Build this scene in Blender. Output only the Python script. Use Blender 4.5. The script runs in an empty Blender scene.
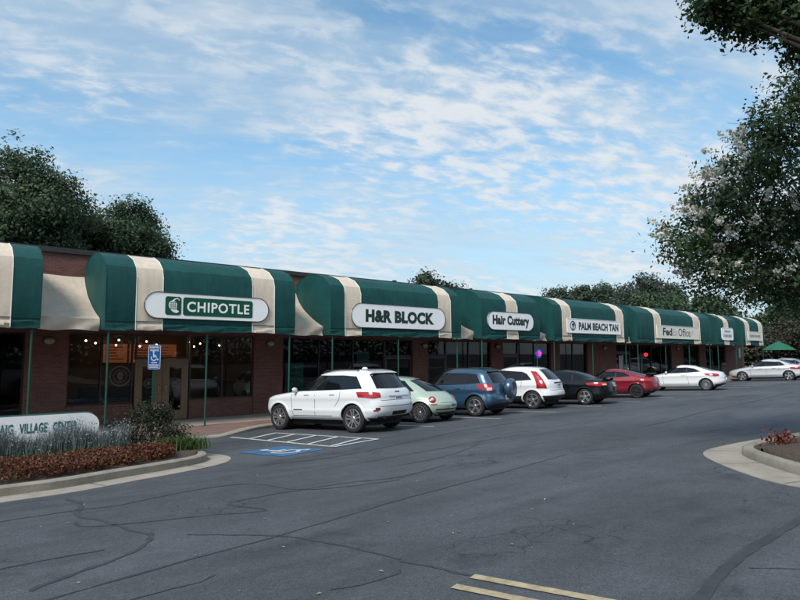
import bpy, bmesh, math, random
import numpy as np
from mathutils import Vector, Matrix
R_ = math.radians
SC = bpy.context.scene
COL = SC.collection
random.seed(7)
RNG = np.random.default_rng(7)

# ------------------------------------------------------------------ camera
cam_data = bpy.data.cameras.new('camera')
cam_data.sensor_width = 36.0
cam_data.lens = 604.0 / 800.0 * 36.0
cam_data.clip_end = 4000.0
cam = bpy.data.objects.new('camera', cam_data)
COL.objects.link(cam)
YAW, PITCH = R_(49.38), R_(5.109)
fw = Vector((math.cos(YAW) * math.cos(PITCH), math.sin(YAW) * math.cos(PITCH), math.sin(PITCH)))
rt = Vector((math.sin(YAW), -math.cos(YAW), 0))
up = rt.cross(fw)
cam.matrix_world = Matrix(((rt.x, up.x, -fw.x, 0), (rt.y, up.y, -fw.y, 0), (rt.z, up.z, -fw.z, 1.6), (0, 0, 0, 1)))
SC.camera = cam

# ------------------------------------------------------------------ sky
SUN_EL = R_(46)
sun_h = Vector((-0.93, -0.36, 0)).normalized()
world = bpy.data.worlds.new('World')
SC.world = world
world.use_nodes = True
nt = world.node_tree
nt.nodes.clear()
N = nt.nodes.new
LK = nt.links.new
def wmath(op, a, b=None, clamp=False):
    n = N('ShaderNodeMath'); n.operation = op; n.use_clamp = clamp
    for i, v in enumerate((a, b)):
        if v is None: continue
        if isinstance(v, (int, float)): n.inputs[i].default_value = v
        else: LK(v, n.inputs[i])
    return n.outputs[0]
def wrange(v, a, b, c=0.0, d=1.0):
    n = N('ShaderNodeMapRange'); n.interpolation_type = 'SMOOTHSTEP'
    LK(v, n.inputs[0])
    for i, k in enumerate((a, b, c, d)): n.inputs[i + 1].default_value = k
    return n.outputs[0]
wout = N('ShaderNodeOutputWorld'); wbg = N('ShaderNodeBackground'); sky = N('ShaderNodeTexSky')
sky.sky_type = 'NISHITA'; sky.sun_disc = False
sky.sun_elevation = SUN_EL; sky.sun_rotation = math.atan2(sun_h.x, sun_h.y)
sky.altitude = 100; sky.air_density = 1.0; sky.dust_density = 0.7; sky.ozone_density = 1.0
tc = N('ShaderNodeTexCoord'); sep = N('ShaderNodeSeparateXYZ'); LK(tc.outputs['Generated'], sep.inputs[0])
zc = wmath('MAXIMUM', sep.outputs[2], 0.0)
den = wmath('ADD', zc, 0.24)
px_ = wmath('DIVIDE', sep.outputs[0], den); py_ = wmath('DIVIDE', sep.outputs[1], den)
comb = N('ShaderNodeCombineXYZ'); LK(px_, comb.inputs[0]); LK(py_, comb.inputs[1])
def cnoise(scale, detail, rough, rot, sx, sy, dist=0.0, off=0.0):
    m = N('ShaderNodeMapping'); LK(comb.outputs[0], m.inputs[0])
    m.vector_type = 'TEXTURE'; m.inputs['Rotation'].default_value = (0, 0, R_(rot)); m.inputs['Scale'].default_value = (1 / sx, 1 / sy, 1)
    m.inputs['Location'].default_value = (off, off * 0.7, 0)
    n = N('ShaderNodeTexNoise'); n.inputs['Scale'].default_value = scale; n.inputs['Detail'].default_value = detail
    n.inputs['Roughness'].default_value = rough; n.inputs['Distortion'].default_value = dist
    LK(m.outputs[0], n.inputs[0]); return n.outputs[0]
big = cnoise(0.75, 2, 0.5, -25, 1.0, 1.35, 0.3, 88.8)           # where the cloud sheets lie
cells = cnoise(13.0, 5, 0.56, -22, 0.75, 1.3, 0.25, 1.7)       # the small cloudlets in them
ripple = cnoise(5.0, 4, 0.55, -32, 0.30, 1.7, 0.25, 4.4)       # long soft ripples
veil = cnoise(1.6, 5, 0.6, -28, 0.6, 1.5, 0.4, 6.0)            # thin veils
cov = wrange(big, 0.36, 0.58)
pu = wrange(wmath('ADD', cells, wmath('ADD', wmath('MULTIPLY', wmath('SUBTRACT', big, 0.5), 0.55), wmath('MULTIPLY', wmath('SUBTRACT', veil, 0.5), 0.5))), 0.36, 0.70)
cl = wmath('MULTIPLY', pu, wmath('ADD', wmath('MULTIPLY', cov, 0.88), 0.12))
rp = wmath('MULTIPLY', wrange(ripple, 0.36, 0.68), wmath('ADD', wmath('MULTIPLY', wrange(veil, 0.32, 0.58), 0.50), 0.24))
ve = wmath('ADD', wmath('MULTIPLY', wrange(veil, 0.30, 0.66), 0.54), 0.07)
soft = wmath('MAXIMUM', rp, ve)
amt = wmath('SUBTRACT', 1.0, wmath('MULTIPLY', wmath('SUBTRACT', 1.0, wmath('MULTIPLY', cl, 0.88)), wmath('SUBTRACT', 1.0, soft)), True)
hz = wrange(sep.outputs[2], 0.0, 0.42, 0.78, 0.0)             # pale air low down
amt = wmath('SUBTRACT', 1.0, wmath('MULTIPLY', wmath('SUBTRACT', 1.0, amt), wmath('SUBTRACT', 1.0, hz)), True)
ccol = N('ShaderNodeMixRGB'); ccol.inputs[1].default_value = (2.3, 2.95, 3.5, 1); ccol.inputs[2].default_value = (3.6, 3.8, 4.0, 1)
LK(wmath('MAXIMUM', cl, wmath('MULTIPLY', rp, 0.55)), ccol.inputs[0])
tint = N('ShaderNodeMixRGB'); tint.blend_type = 'MULTIPLY'; tint.inputs[0].default_value = 1.0; LK(sky.outputs[0], tint.inputs[1]); tint.inputs[2].default_value = (0.66, 0.94, 0.95, 1)
mix = N('ShaderNodeMixRGB'); LK(amt, mix.inputs[0]); LK(tint.outputs[0], mix.inputs[1]); LK(ccol.outputs[0], mix.inputs[2])
LK(mix.outputs[0], wbg.inputs[0]); wbg.inputs[1].default_value = 0.115
LK(wbg.outputs[0], wout.inputs[0])

# ------------------------------------------------------------------ sun (low, behind thin cloud)
sun_data = bpy.data.lights.new('sun', 'SUN')
sun_data.energy = 2.0; sun_data.angle = R_(20); sun_data.color = (1.0, 0.93, 0.84)
sun = bpy.data.objects.new('sun', sun_data); COL.objects.link(sun)
sd = Vector((sun_h.x * math.cos(SUN_EL), sun_h.y * math.cos(SUN_EL), math.sin(SUN_EL)))
sun.rotation_euler = (-sd).to_track_quat('-Z', 'Y').to_euler()

SC.view_settings.view_transform = 'Standard'; SC.view_settings.look = 'None'
SC.view_settings.exposure = 0.9; SC.view_settings.gamma = 1.0; SC.view_settings.use_curve_mapping = False
SC.cycles.use_denoising = True
SC.cycles.max_bounces = 8; SC.cycles.transparent_max_bounces = 12

# ------------------------------------------------------------------ materials
def newmat(name):
    m = bpy.data.materials.new(name); m.use_nodes = True
    return m, m.node_tree, m.node_tree.nodes['Principled BSDF']
def mat(name, col, rough=0.6, metal=0.0, var=0.0, scale=4.0, bump=0.0, bscale=None, coat=0.0, emit=None, estr=0.0, spec=None, detail=5, stretch=None):
    m, t, b = newmat(name)
    b.inputs['Base Color'].default_value = (*col, 1); b.inputs['Roughness'].default_value = rough
    b.inputs['Metallic'].default_value = metal; b.inputs['Coat Weight'].default_value = coat
    b.inputs['Coat Roughness'].default_value = 0.06
    if spec is not None: b.inputs['Specular IOR Level'].default_value = spec
    if emit: b.inputs['Emission Color'].default_value = (*emit, 1); b.inputs['Emission Strength'].default_value = estr
    if var or bump:
        g_ = t.nodes.new('ShaderNodeNewGeometry'); mp = t.nodes.new('ShaderNodeMapping'); t.links.new(g_.outputs['Position'], mp.inputs[0])
        if stretch: mp.inputs['Scale'].default_value = stretch
        n = t.nodes.new('ShaderNodeTexNoise'); n.inputs['Scale'].default_value = scale; n.inputs['Detail'].default_value = detail
        n.inputs['Roughness'].default_value = 0.6
        t.links.new(mp.outputs[0], n.inputs[0])
        if var:
            r = t.nodes.new('ShaderNodeMapRange'); r.inputs[1].default_value = 0.25; r.inputs[2].default_value = 0.75
            r.inputs[3].default_value = 1 - var; r.inputs[4].default_value = 1 + var; t.links.new(n.outputs[0], r.inputs[0])
            h = t.nodes.new('ShaderNodeHueSaturation'); h.inputs['Color'].default_value = (*col, 1); t.links.new(r.outputs[0], h.inputs['Value'])
            t.links.new(h.outputs[0], b.inputs['Base Color'])
        if bump:
            n2 = n
            if bscale:
                n2 = t.nodes.new('ShaderNodeTexNoise'); n2.inputs['Scale'].default_value = bscale; n2.inputs['Detail'].default_value = 4
                t.links.new(mp.outputs[0], n2.inputs[0])
            bp = t.nodes.new('ShaderNodeBump'); bp.inputs['Strength'].default_value = bump; bp.inputs['Distance'].default_value = 0.02
            t.links.new(n2.outputs[0], bp.inputs['Height']); t.links.new(bp.outputs[0], b.inputs['Normal'])
    return m

def leafmat(name, dark, light, rough=0.55, trans=0.25):
    m, t, b = newmat(name)
    g_ = t.nodes.new('ShaderNodeNewGeometry'); cr = t.nodes.new('ShaderNodeMixRGB')
    cr.inputs[1].default_value = (*dark, 1); cr.inputs[2].default_value = (*light, 1)
    t.links.new(g_.outputs['Random Per Island'], cr.inputs[0]); t.links.new(cr.outputs[0], b.inputs['Base Color'])
    b.inputs['Roughness'].default_value = rough; b.inputs['Specular IOR Level'].default_value = 0.3
    if trans:
        tr = t.nodes.new('ShaderNodeBsdfTranslucent'); t.links.new(cr.outputs[0], tr.inputs[0])
        mx = t.nodes.new('ShaderNodeMixShader'); mx.inputs[0].default_value = trans
        t.links.new(b.outputs[0], mx.inputs[1]); t.links.new(tr.outputs[0], mx.inputs[2])
        t.links.new(mx.outputs[0], t.nodes['Material Output'].inputs[0])
    return m

def brickmat(name, c1, c2, mortar, bw=0.205, bh=0.068, axis='xz', bump=0.5):
    m, t, b = newmat(name)
    g_ = t.nodes.new('ShaderNodeNewGeometry'); s = t.nodes.new('ShaderNodeSeparateXYZ'); t.links.new(g_.outputs['Position'], s.inputs[0])
    a = t.nodes.new('ShaderNodeMath'); a.operation = 'ADD'; t.links.new(s.outputs[0], a.inputs[0])
    c = t.nodes.new('ShaderNodeCombineXYZ'); t.links.new(a.outputs[0], c.inputs[0])
    if axis == 'xz': t.links.new(s.outputs[1], a.inputs[1]); t.links.new(s.outputs[2], c.inputs[1])
    else: a.inputs[1].default_value = 0; t.links.new(s.outputs[1], c.inputs[1])
    br = t.nodes.new('ShaderNodeTexBrick'); t.links.new(c.outputs[0], br.inputs[0])
    br.inputs['Color1'].default_value = (*c1, 1); br.inputs['Color2'].default_value = (*c2, 1); br.inputs['Mortar'].default_value = (*mortar, 1)
    br.inputs['Scale'].default_value = 1.0; br.inputs['Brick Width'].default_value = bw; br.inputs['Row Height'].default_value = bh
    br.inputs['Mortar Size'].default_value = 0.006; br.inputs['Bias'].default_value = -0.1
    n = t.nodes.new('ShaderNodeTexNoise'); n.inputs['Scale'].default_value = 1.3; n.inputs['Detail'].default_value = 6; t.links.new(g_.outputs['Position'], n.inputs[0])
    r = t.nodes.new('ShaderNodeMapRange'); r.inputs[3].default_value = 0.65; r.inputs[4].default_value = 1.35; t.links.new(n.outputs[0], r.inputs[0])
    h = t.nodes.new('ShaderNodeHueSaturation'); t.links.new(r.outputs[0], h.inputs['Value']); t.links.new(br.outputs[0], h.inputs['Color'])
    t.links.new(h.outputs[0], b.inputs['Base Color']); b.inputs['Roughness'].default_value = 0.85
    bp = t.nodes.new('ShaderNodeBump'); bp.inputs['Strength'].default_value = bump; bp.inputs['Distance'].default_value = 0.008; bp.invert = True
    t.links.new(br.outputs['Fac'], bp.inputs['Height']); t.links.new(bp.outputs[0], b.inputs['Normal'])
    return m

def glassmat(name, tint=(0.72, 0.74, 0.75), rough=0.02, base=0.06):
    m = bpy.data.materials.new(name); m.use_nodes = True; t = m.node_tree; t.nodes.clear()
    o = t.nodes.new('ShaderNodeOutputMaterial'); tr = t.nodes.new('ShaderNodeBsdfTransparent'); gl = t.nodes.new('ShaderNodeBsdfGlossy')
    tr.inputs[0].default_value = (*tint, 1); gl.inputs['Roughness'].default_value = rough
    f = t.nodes.new('ShaderNodeFresnel'); f.inputs[0].default_value = 1.5
    gq = t.nodes.new('ShaderNodeNewGeometry'); iv = t.nodes.new('ShaderNodeMath'); iv.operation = 'SUBTRACT'; iv.inputs[0].default_value = 1.0; t.links.new(gq.outputs['Backfacing'], iv.inputs[1])
    ml = t.nodes.new('ShaderNodeMath'); ml.operation = 'MULTIPLY'; t.links.new(f.outputs[0], ml.inputs[0]); t.links.new(iv.outputs[0], ml.inputs[1])
    mx = t.nodes.new('ShaderNodeMixShader'); t.links.new(ml.outputs[0], mx.inputs[0]); t.links.new(tr.outputs[0], mx.inputs[1]); t.links.new(gl.outputs[0], mx.inputs[2])
    t.links.new(mx.outputs[0], o.inputs[0]); return m

def asphaltmat():
    m, t, b = newmat('asphalt')
    g_ = t.nodes.new('ShaderNodeNewGeometry')
    def noise(scale, detail, rough=0.6, st=None):
        n = t.nodes.new('ShaderNodeTexNoise'); n.inputs['Scale'].default_value = scale; n.inputs['Detail'].default_value = detail; n.inputs['Roughness'].default_value = rough
        if st:
            mp = t.nodes.new('ShaderNodeMapping'); mp.inputs['Scale'].default_value = st; t.links.new(g_.outputs['Position'], mp.inputs[0]); t.links.new(mp.outputs[0], n.inputs[0])
        else: t.links.new(g_.outputs['Position'], n.inputs[0])
        return n.outputs[0]
    def rng(v, a, b_, c, d):
        r = t.nodes.new('ShaderNodeMapRange'); t.links.new(v, r.inputs[0])
        for i, k in enumerate((a, b_, c, d)): r.inputs[i + 1].default_value = k
        return r.outputs[0]
    def mul(a, c):
        n = t.nodes.new('ShaderNodeMath'); n.operation = 'MULTIPLY'; t.links.new(a, n.inputs[0]); t.links.new(c, n.inputs[1]); return n.outputs[0]
    v = rng(noise(0.35, 5, 0.6, (0.5, 1.3, 1)), 0.3, 0.7, 0.72, 1.30)        # worn and fresher patches
    v = mul(v, rng(noise(2.6, 6, 0.65), 0.3, 0.7, 0.86, 1.12))              # blotches
    v = mul(v, rng(noise(1.1, 3, 0.5, (0.35, 2.0, 1)), 0.50, 0.72, 1.0, 0.74)) # tyre tracks and drips
    v = mul(v, rng(noise(22, 5, 0.75), 0.3, 0.7, 0.80, 1.22)); v = mul(v, rng(noise(70, 3, 0.7), 0.3, 0.7, 0.55, 1.5))                # aggregate
    sp = rng(noise(95, 1, 0.5), 0.70, 0.76, 1.0, 2.4); v = mul(v, sp)      # pale stones
    v = mul(v, rng(noise(0.9, 4, 0.7), 0.60, 0.74, 1.0, 0.62))                # oil and water stains
    vo = t.nodes.new('ShaderNodeTexVoronoi'); vo.feature = 'DISTANCE_TO_EDGE'; vo.inputs['Scale'].default_value = 2.6; vo.inputs['Randomness'].default_value = 1.0
    wn = t.nodes.new('ShaderNodeTexNoise'); wn.inputs['Scale'].default_value = 4.0; wn.inputs['Detail'].default_value = 5; t.links.new(g_.outputs['Position'], wn.inputs[0])
    va = t.nodes.new('ShaderNodeVectorMath'); va.operation = 'MULTIPLY_ADD'; t.links.new(wn.outputs['Color'], va.inputs[0]); va.inputs[1].default_value = (0.35, 0.35, 0.0); t.links.new(g_.outputs['Position'], va.inputs[2]); t.links.new(va.outputs[0], vo.inputs['Vector'])
    crk = rng(vo.outputs['Distance'], 0.008, 0.03, 0.45, 1.0); msk = rng(noise(0.42, 4, 0.6), 0.56, 0.62, 0.0, 1.0)   # crazed areas
    mm = t.nodes.new('ShaderNodeMix'); t.links.new(msk, mm.inputs[0]); mm.inputs[2].default_value = 1.0; t.links.new(crk, mm.inputs[3]); v = mul(v, mm.outputs[0])
    h = t.nodes.new('ShaderNodeHueSaturation'); h.inputs['Color'].default_value = (0.062, 0.068, 0.078, 1); t.links.new(v, h.inputs['Value'])
    t.links.new(h.outputs[0], b.inputs['Base Color']); b.inputs['Roughness'].default_value = 0.78; b.inputs['Specular IOR Level'].default_value = 0.35
    bp = t.nodes.new('ShaderNodeBump'); bp.inputs['Strength'].default_value = 0.55; bp.inputs['Distance'].default_value = 0.006
    t.links.new(noise(75, 3, 0.7), bp.inputs['Height']); t.links.new(bp.outputs[0], b.inputs['Normal'])
    return m

def fabricmat(name, col, var=0.10):
    m, t, b = newmat(name)
    g_ = t.nodes.new('ShaderNodeNewGeometry')
    n = t.nodes.new('ShaderNodeTexNoise'); n.inputs['Scale'].default_value = 1.4; n.inputs['Detail'].default_value = 5; t.links.new(g_.outputs['Position'], n.inputs[0])
    mp = t.nodes.new('ShaderNodeMapping'); mp.inputs['Scale'].default_value = (7, 7, 0.5); t.links.new(g_.outputs['Position'], mp.inputs[0])
    n2 = t.nodes.new('ShaderNodeTexNoise'); n2.inputs['Scale'].default_value = 1.0; n2.inputs['Detail'].default_value = 4; t.links.new(mp.outputs[0], n2.inputs[0])
    ad = t.nodes.new('ShaderNodeMath'); ad.operation = 'ADD'; t.links.new(n.outputs[0], ad.inputs[0]); t.links.new(n2.outputs[0], ad.inputs[1])
    r = t.nodes.new('ShaderNodeMapRange'); r.inputs[1].default_value = 0.7; r.inputs[2].default_value = 1.3; r.inputs[3].default_value = 1 - var; r.inputs[4].default_value = 1 + var
    t.links.new(ad.outputs[0], r.inputs[0])
    h = t.nodes.new('ShaderNodeHueSaturation'); h.inputs['Color'].default_value = (*col, 1); t.links.new(r.outputs[0], h.inputs['Value']); t.links.new(h.outputs[0], b.inputs['Base Color'])
    b.inputs['Roughness'].default_value = 0.62; b.inputs['Specular IOR Level'].default_value = 0.3
    n3 = t.nodes.new('ShaderNodeTexNoise'); n3.inputs['Scale'].default_value = 2.2; n3.inputs['Detail'].default_value = 3; t.links.new(g_.outputs['Position'], n3.inputs[0])
    bp = t.nodes.new('ShaderNodeBump'); bp.inputs['Strength'].default_value = 0.35; bp.inputs['Distance'].default_value = 0.06
    t.links.new(n3.outputs[0], bp.inputs['Height']); t.links.new(bp.outputs[0], b.inputs['Normal'])
    return m

M = {}
M['asphalt'] = asphaltmat()
M['tar'] = mat('tar', (0.034, 0.037, 0.043), 0.75, var=0.35, scale=6)
M['concrete'] = mat('concrete', (0.29, 0.26, 0.22), 0.85, var=0.22, scale=2.6, bump=0.25, bscale=40)
M['kerb'] = mat('kerb', (0.24, 0.22, 0.185), 0.85, var=0.28, scale=3.0, bump=0.3, bscale=35)
M['paver'] = brickmat('paver', (0.20, 0.115, 0.10), (0.16, 0.095, 0.085), (0.14, 0.12, 0.11), 0.2, 0.1, 'xy', 0.3)
M['brick'] = brickmat('brick', (0.165, 0.062, 0.048), (0.105, 0.042, 0.034), (0.13, 0.10, 0.09))
M['brick_far'] = brickmat('brick_far', (0.060, 0.034, 0.026), (0.045, 0.027, 0.022), (0.05, 0.042, 0.037))
M['mulch'] = mat('mulch', (0.065, 0.045, 0.034), 0.95, var=0.6, scale=26, bump=1.0, bscale=45)
M['white_paint'] = mat('white_paint', (0.50, 0.51, 0.51), 0.75, var=0.30, scale=7)
M['blue_paint'] = mat('blue_paint', (0.030, 0.115, 0.235), 0.75, var=0.40, scale=5)
M['yellow_paint'] = mat('yellow_paint', (0.36, 0.30, 0.19), 0.8, var=0.4, scale=12)
M['green_fabric'] = fabricmat('green_fabric', (0.005, 0.058, 0.055), 0.20)
M['cream_fabric'] = fabricmat('cream_fabric', (0.60, 0.515, 0.42), 0.12)
M['piping'] = mat('piping', (0.72, 0.70, 0.64), 0.6)
M['green_metal'] = mat('green_metal', (0.008, 0.064, 0.044), 0.5, var=0.15, scale=6)
M['dark_metal'] = mat('dark_metal', (0.022, 0.020, 0.020), 0.45, metal=0.0)
M['coping'] = mat('coping', (0.030, 0.030, 0.032), 0.55, var=0.2, scale=2)
M['sign_white'] = mat('sign_white', (0.90, 0.91, 0.91), 0.42, var=0.05, scale=1.2)
M['sign_green'] = mat('sign_green', (0.004, 0.075, 0.042), 0.4)
M['sign_black'] = mat('sign_black', (0.006, 0.030, 0.024), 0.45)
M['sign_purple'] = mat('sign_purple', (0.55, 0.52, 0.56), 0.45)
M['sign_blue'] = mat('sign_blue', (0.012, 0.13, 0.42), 0.35)
M['lamp_glass'] = mat('lamp_glass', (0.30, 0.28, 0.26), 0.4)
M['glass'] = glassmat('glass')
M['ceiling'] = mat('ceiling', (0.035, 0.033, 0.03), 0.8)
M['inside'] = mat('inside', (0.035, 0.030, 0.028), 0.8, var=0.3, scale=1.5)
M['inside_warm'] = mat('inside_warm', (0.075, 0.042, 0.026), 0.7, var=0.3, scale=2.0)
M['tan_wood'] = mat('tan_wood', (0.19, 0.13, 0.075), 0.55, var=0.15, scale=3, stretch=(1, 1, 8))
M['roofing'] = mat('roofing', (0.12, 0.12, 0.12), 0.9)
M['soil'] = mat('soil', (0.06, 0.075, 0.03), 0.95, var=0.4, scale=0.3)
M['bark'] = mat('bark', (0.085, 0.062, 0.047), 0.9, var=0.35, scale=6, bump=0.8, stretch=(1, 1, 0.25))
M['rubber'] = mat('rubber', (0.012, 0.012, 0.013), 0.75)
M['alloy'] = mat('alloy', (0.55, 0.56, 0.58), 0.30, metal=0.9)
M['alloy_dark'] = mat('alloy_dark', (0.05, 0.05, 0.055), 0.35, metal=0.7)
M['cladding'] = mat('cladding', (0.018, 0.018, 0.020), 0.6)
M['gap'] = mat('gap', (0.010, 0.010, 0.011), 0.8)
M['chrome'] = mat('chrome', (0.7, 0.7, 0.72), 0.12, metal=1.0)
M['car_glass'] = mat('car_glass', (0.006, 0.007, 0.009), 0.03, spec=0.5)
M['light_red'] = mat('light_red', (0.36, 0.012, 0.018), 0.12, coat=0.6)
M['light_clear'] = mat('light_clear', (0.55, 0.52, 0.52), 0.12, coat=0.6)
M['plate'] = mat('plate', (0.55, 0.58, 0.62), 0.45, var=0.12, scale=30)

# ------------------------------------------------------------------ mesh helpers
def link(name, me, parent=None, m=None, smooth=False):
    o = bpy.data.objects.new(name, me); COL.objects.link(o)
    if parent is not None: o.parent = parent
    if m is not None:
        if not me.materials: me.materials.append(M[m] if isinstance(m, str) else m)
    if smooth: me.polygons.foreach_set('use_smooth', [True] * len(me.polygons))
    return o
class MB:
    def __init__(self): self.v = []; self.f = []
    def add(self, vs, fs):
        o = len(self.v); self.v += [tuple(p) for p in vs]; self.f += [tuple(i + o for i in f) for f in fs]; return self
    def box(self, x0, x1, y0, y1, z0, z1):
        return self.add([(x0, y0, z0), (x1, y0, z0), (x1, y1, z0), (x0, y1, z0), (x0, y0, z1), (x1, y0, z1), (x1, y1, z1), (x0, y1, z1)],
                        [(0, 3, 2, 1), (4, 5, 6, 7), (0, 1, 5, 4), (1, 2, 6, 5), (2, 3, 7, 6), (3, 0, 4, 7)])
    def tube(self, pts, rad, n=8, caps=True):
        pts = [Vector(p) for p in pts]; rad = rad if isinstance(rad, (list, tuple)) else [rad] * len(pts)
        vs = []
        for i, p in enumerate(pts):
            d = (pts[min(i + 1, len(pts) - 1)] - pts[max(i - 1, 0)]).normalized()
            a = d.orthogonal().normalized() if abs(d.z) < 0.95 else Vector((1, 0, 0)).cross(d).normalized()
            if abs(d.z) < 0.95: a = Vector((0, 0, 1)).cross(d).normalized()
            b = d.cross(a).normalized()
            for k in range(n):
                t = 2 * math.pi * k / n; vs.append(p + (a * math.cos(t) + b * math.sin(t)) * rad[i])
        fs = [(i * n + k, i * n + (k + 1) % n, (i + 1) * n + (k + 1) % n, (i + 1) * n + k) for i in range(len(pts) - 1) for k in range(n)]
        if caps: fs += [tuple(range(n))[::-1], tuple((len(pts) - 1) * n + k for k in range(n))]
        return self.add(vs, fs)
    def lathe(self, prof, n=24, origin=(0, 0, 0), axis='z', sx=1, sy=1):
        o = Vector(origin); vs = []
        for r, h in prof:
            for k in range(n):
                t = 2 * math.pi * k / n; a, b = r * math.cos(t) * sx, r * math.sin(t) * sy
                vs.append(o + (Vector((a, b, h)) if axis == 'z' else Vector((a, h, b))))
        fs = [(i * n + k, i * n + (k + 1) % n, (i + 1) * n + (k + 1) % n, (i + 1) * n + k) for i in range(len(prof) - 1) for k in range(n)]
        fs += [tuple(range(n))[::-1], tuple((len(prof) - 1) * n + k for k in range(n))]
        return self.add(vs, fs)
    def prism(self, poly, a, b, plane='xz'):       # poly extruded along the third axis from a to b
        n = len(poly)
        def P(p, h): return (p[0], h, p[1]) if plane == 'xz' else ((p[0], p[1], h) if plane == 'xy' else (h, p[0], p[1]))
        return self.add([P(p, a) for p in poly] + [P(p, b) for p in poly],
                        [tuple(range(n)), tuple(range(2 * n - 1, n - 1, -1))] + [(i, i + n, (i + 1) % n + n, (i + 1) % n) for i in range(n)])
    def grid(self, rows):
        n = len(rows[0]); vs = [p for r in rows for p in r]
        return self.add(vs, [(i * n + k, i * n + k + 1, (i + 1) * n + k + 1, (i + 1) * n + k) for i in range(len(rows) - 1) for k in range(n - 1)])
    def mesh(self, name, recalc=True):
        me = bpy.data.meshes.new(name); me.from_pydata(self.v, [], self.f); 
        if recalc:
            bm = bmesh.new(); bm.from_mesh(me); bmesh.ops.recalc_face_normals(bm, faces=bm.faces); bm.to_mesh(me); bm.free()
        me.update(); return me
    def build(self, name, m, parent=None, smooth=False, angle=None, recalc=True):
        me = self.mesh(name, recalc)
        o = link(name, me, parent, m, smooth)
        if angle is not None: me.polygons.foreach_set('use_smooth', [True] * len(me.polygons)); me.set_sharp_from_angle(angle=R_(angle))
        return o
def tag(o, label=None, cat=None, group=None, kind=None):
    if label: o['label'] = label
    if cat: o['category'] = cat
    if group: o['group'] = group
    if kind: o['kind'] = kind
    return o
def thing(name, label, cat, loc=(0, 0, 0), rz=0.0, group=None):
    o = bpy.data.objects.new(name, None); COL.objects.link(o); o.location = loc; o.rotation_euler = (0, 0, rz); o.empty_display_size = 0.3
    return tag(o, label, cat, group)
def catmull(pts, k=6, closed=False):
    out = []; n = len(pts)
    for i in range(n - 1):
        p0, p1, p2, p3 = pts[max(i - 1, 0)], pts[i], pts[i + 1], pts[min(i + 2, n - 1)]
        for j in range(k):
            t = j / k
            out.append(tuple(0.5 * ((2 * b) + (-a + c) * t + (2 * a - 5 * b + 4 * c - d) * t * t + (-a + 3 * b - 3 * c + d) * t ** 3) for a, b, c, d in zip(p0, p1, p2, p3)))
    out.append(tuple(pts[-1])); return out
def offset(pts, d):
    out = []
    for i, p in enumerate(pts):
        a, b = pts[max(i - 1, 0)], pts[min(i + 1, len(pts) - 1)]
        t = Vector((b[0] - a[0], b[1] - a[1])).normalized(); out.append((p[0] - t.y * d, p[1] + t.x * d))
    return out
def text_mesh(body, width, height, shear=0.0, bold=0.0, extrude=0.003, spacing=1.0):
    """mesh of the words, in local x (right) and z (up), centred, fitted to width x height"""
    c = bpy.data.curves.new('lettering', 'FONT'); c.body = body; c.size = 1.0; c.align_x = 'CENTER'; c.extrude = 0.01; c.offset = bold; c.shear = shear
    c.space_character = spacing; c.resolution_u = 3
    o = bpy.data.objects.new('lettering', c); me = bpy.data.meshes.new_from_object(o)
    n = len(me.vertices); co = np.empty(n * 3); me.vertices.foreach_get('co', co); co = co.reshape(-1, 3)
    lo, hi = co.min(0), co.max(0)
    co[:, 0] = (co[:, 0] - (lo[0] + hi[0]) / 2) * width / (hi[0] - lo[0]); co[:, 1] = (co[:, 1] - (lo[1] + hi[1]) / 2) * height / (hi[1] - lo[1])
    z = np.where(co[:, 2] > 0, extrude, 0.0)
    out = np.stack([co[:, 0], -z, co[:, 1]], 1)
    me.vertices.foreach_set('co', out.ravel()); me.materials.clear(); me.update()
    bpy.data.objects.remove(o); bpy.data.curves.remove(c)
    return me
def lettering(name, body, width, height, m, parent, loc, **kw):
    o = link(name, text_mesh(body, width, height, **kw), parent, m); o.location = loc; return o

# ------------------------------------------------------------------ the lie of the land
def rise(x):
    s = max(0.0, min(x, 80.0) - 11.0); return 0.0062 * s + 0.00016 * s * s
def gz(x, y): return -0.042 * max(min(y, 60.0), -8.0) + rise(x)
def walk_z(x): return -0.64 + rise(x)

# ================================================================== SETTING
def frange(a, b, s): return list(np.arange(a, b, s)) + [b]
xs = sorted(set([-120., -80., -60.] + frange(-40, 8, 2.0) + frange(8, 92, 1.0) + [110., 140., 180.]))
ys = sorted(set([-120., -80., -50., -30.] + frange(-20, 21.2, 1.0) + [21.2]))
mb = MB(); mb.grid([[(x, y, gz(x, y)) for x in xs] for y in ys])
lot = mb.build('parking_lot', 'asphalt', smooth=True); tag(lot, 'dark grey asphalt car park with tarred cracks', kind='structure')
mb = MB(); mb.add([(-1800, -1800, -2.4), (1800, -1800, -2.4), (1800, 1800, -2.4), (-1800, 1800, -2.4)], [(0, 1, 2, 3)])
tag(mb.build('ground', 'soil'), 'grassy ground beyond the car park', kind='structure')

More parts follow.
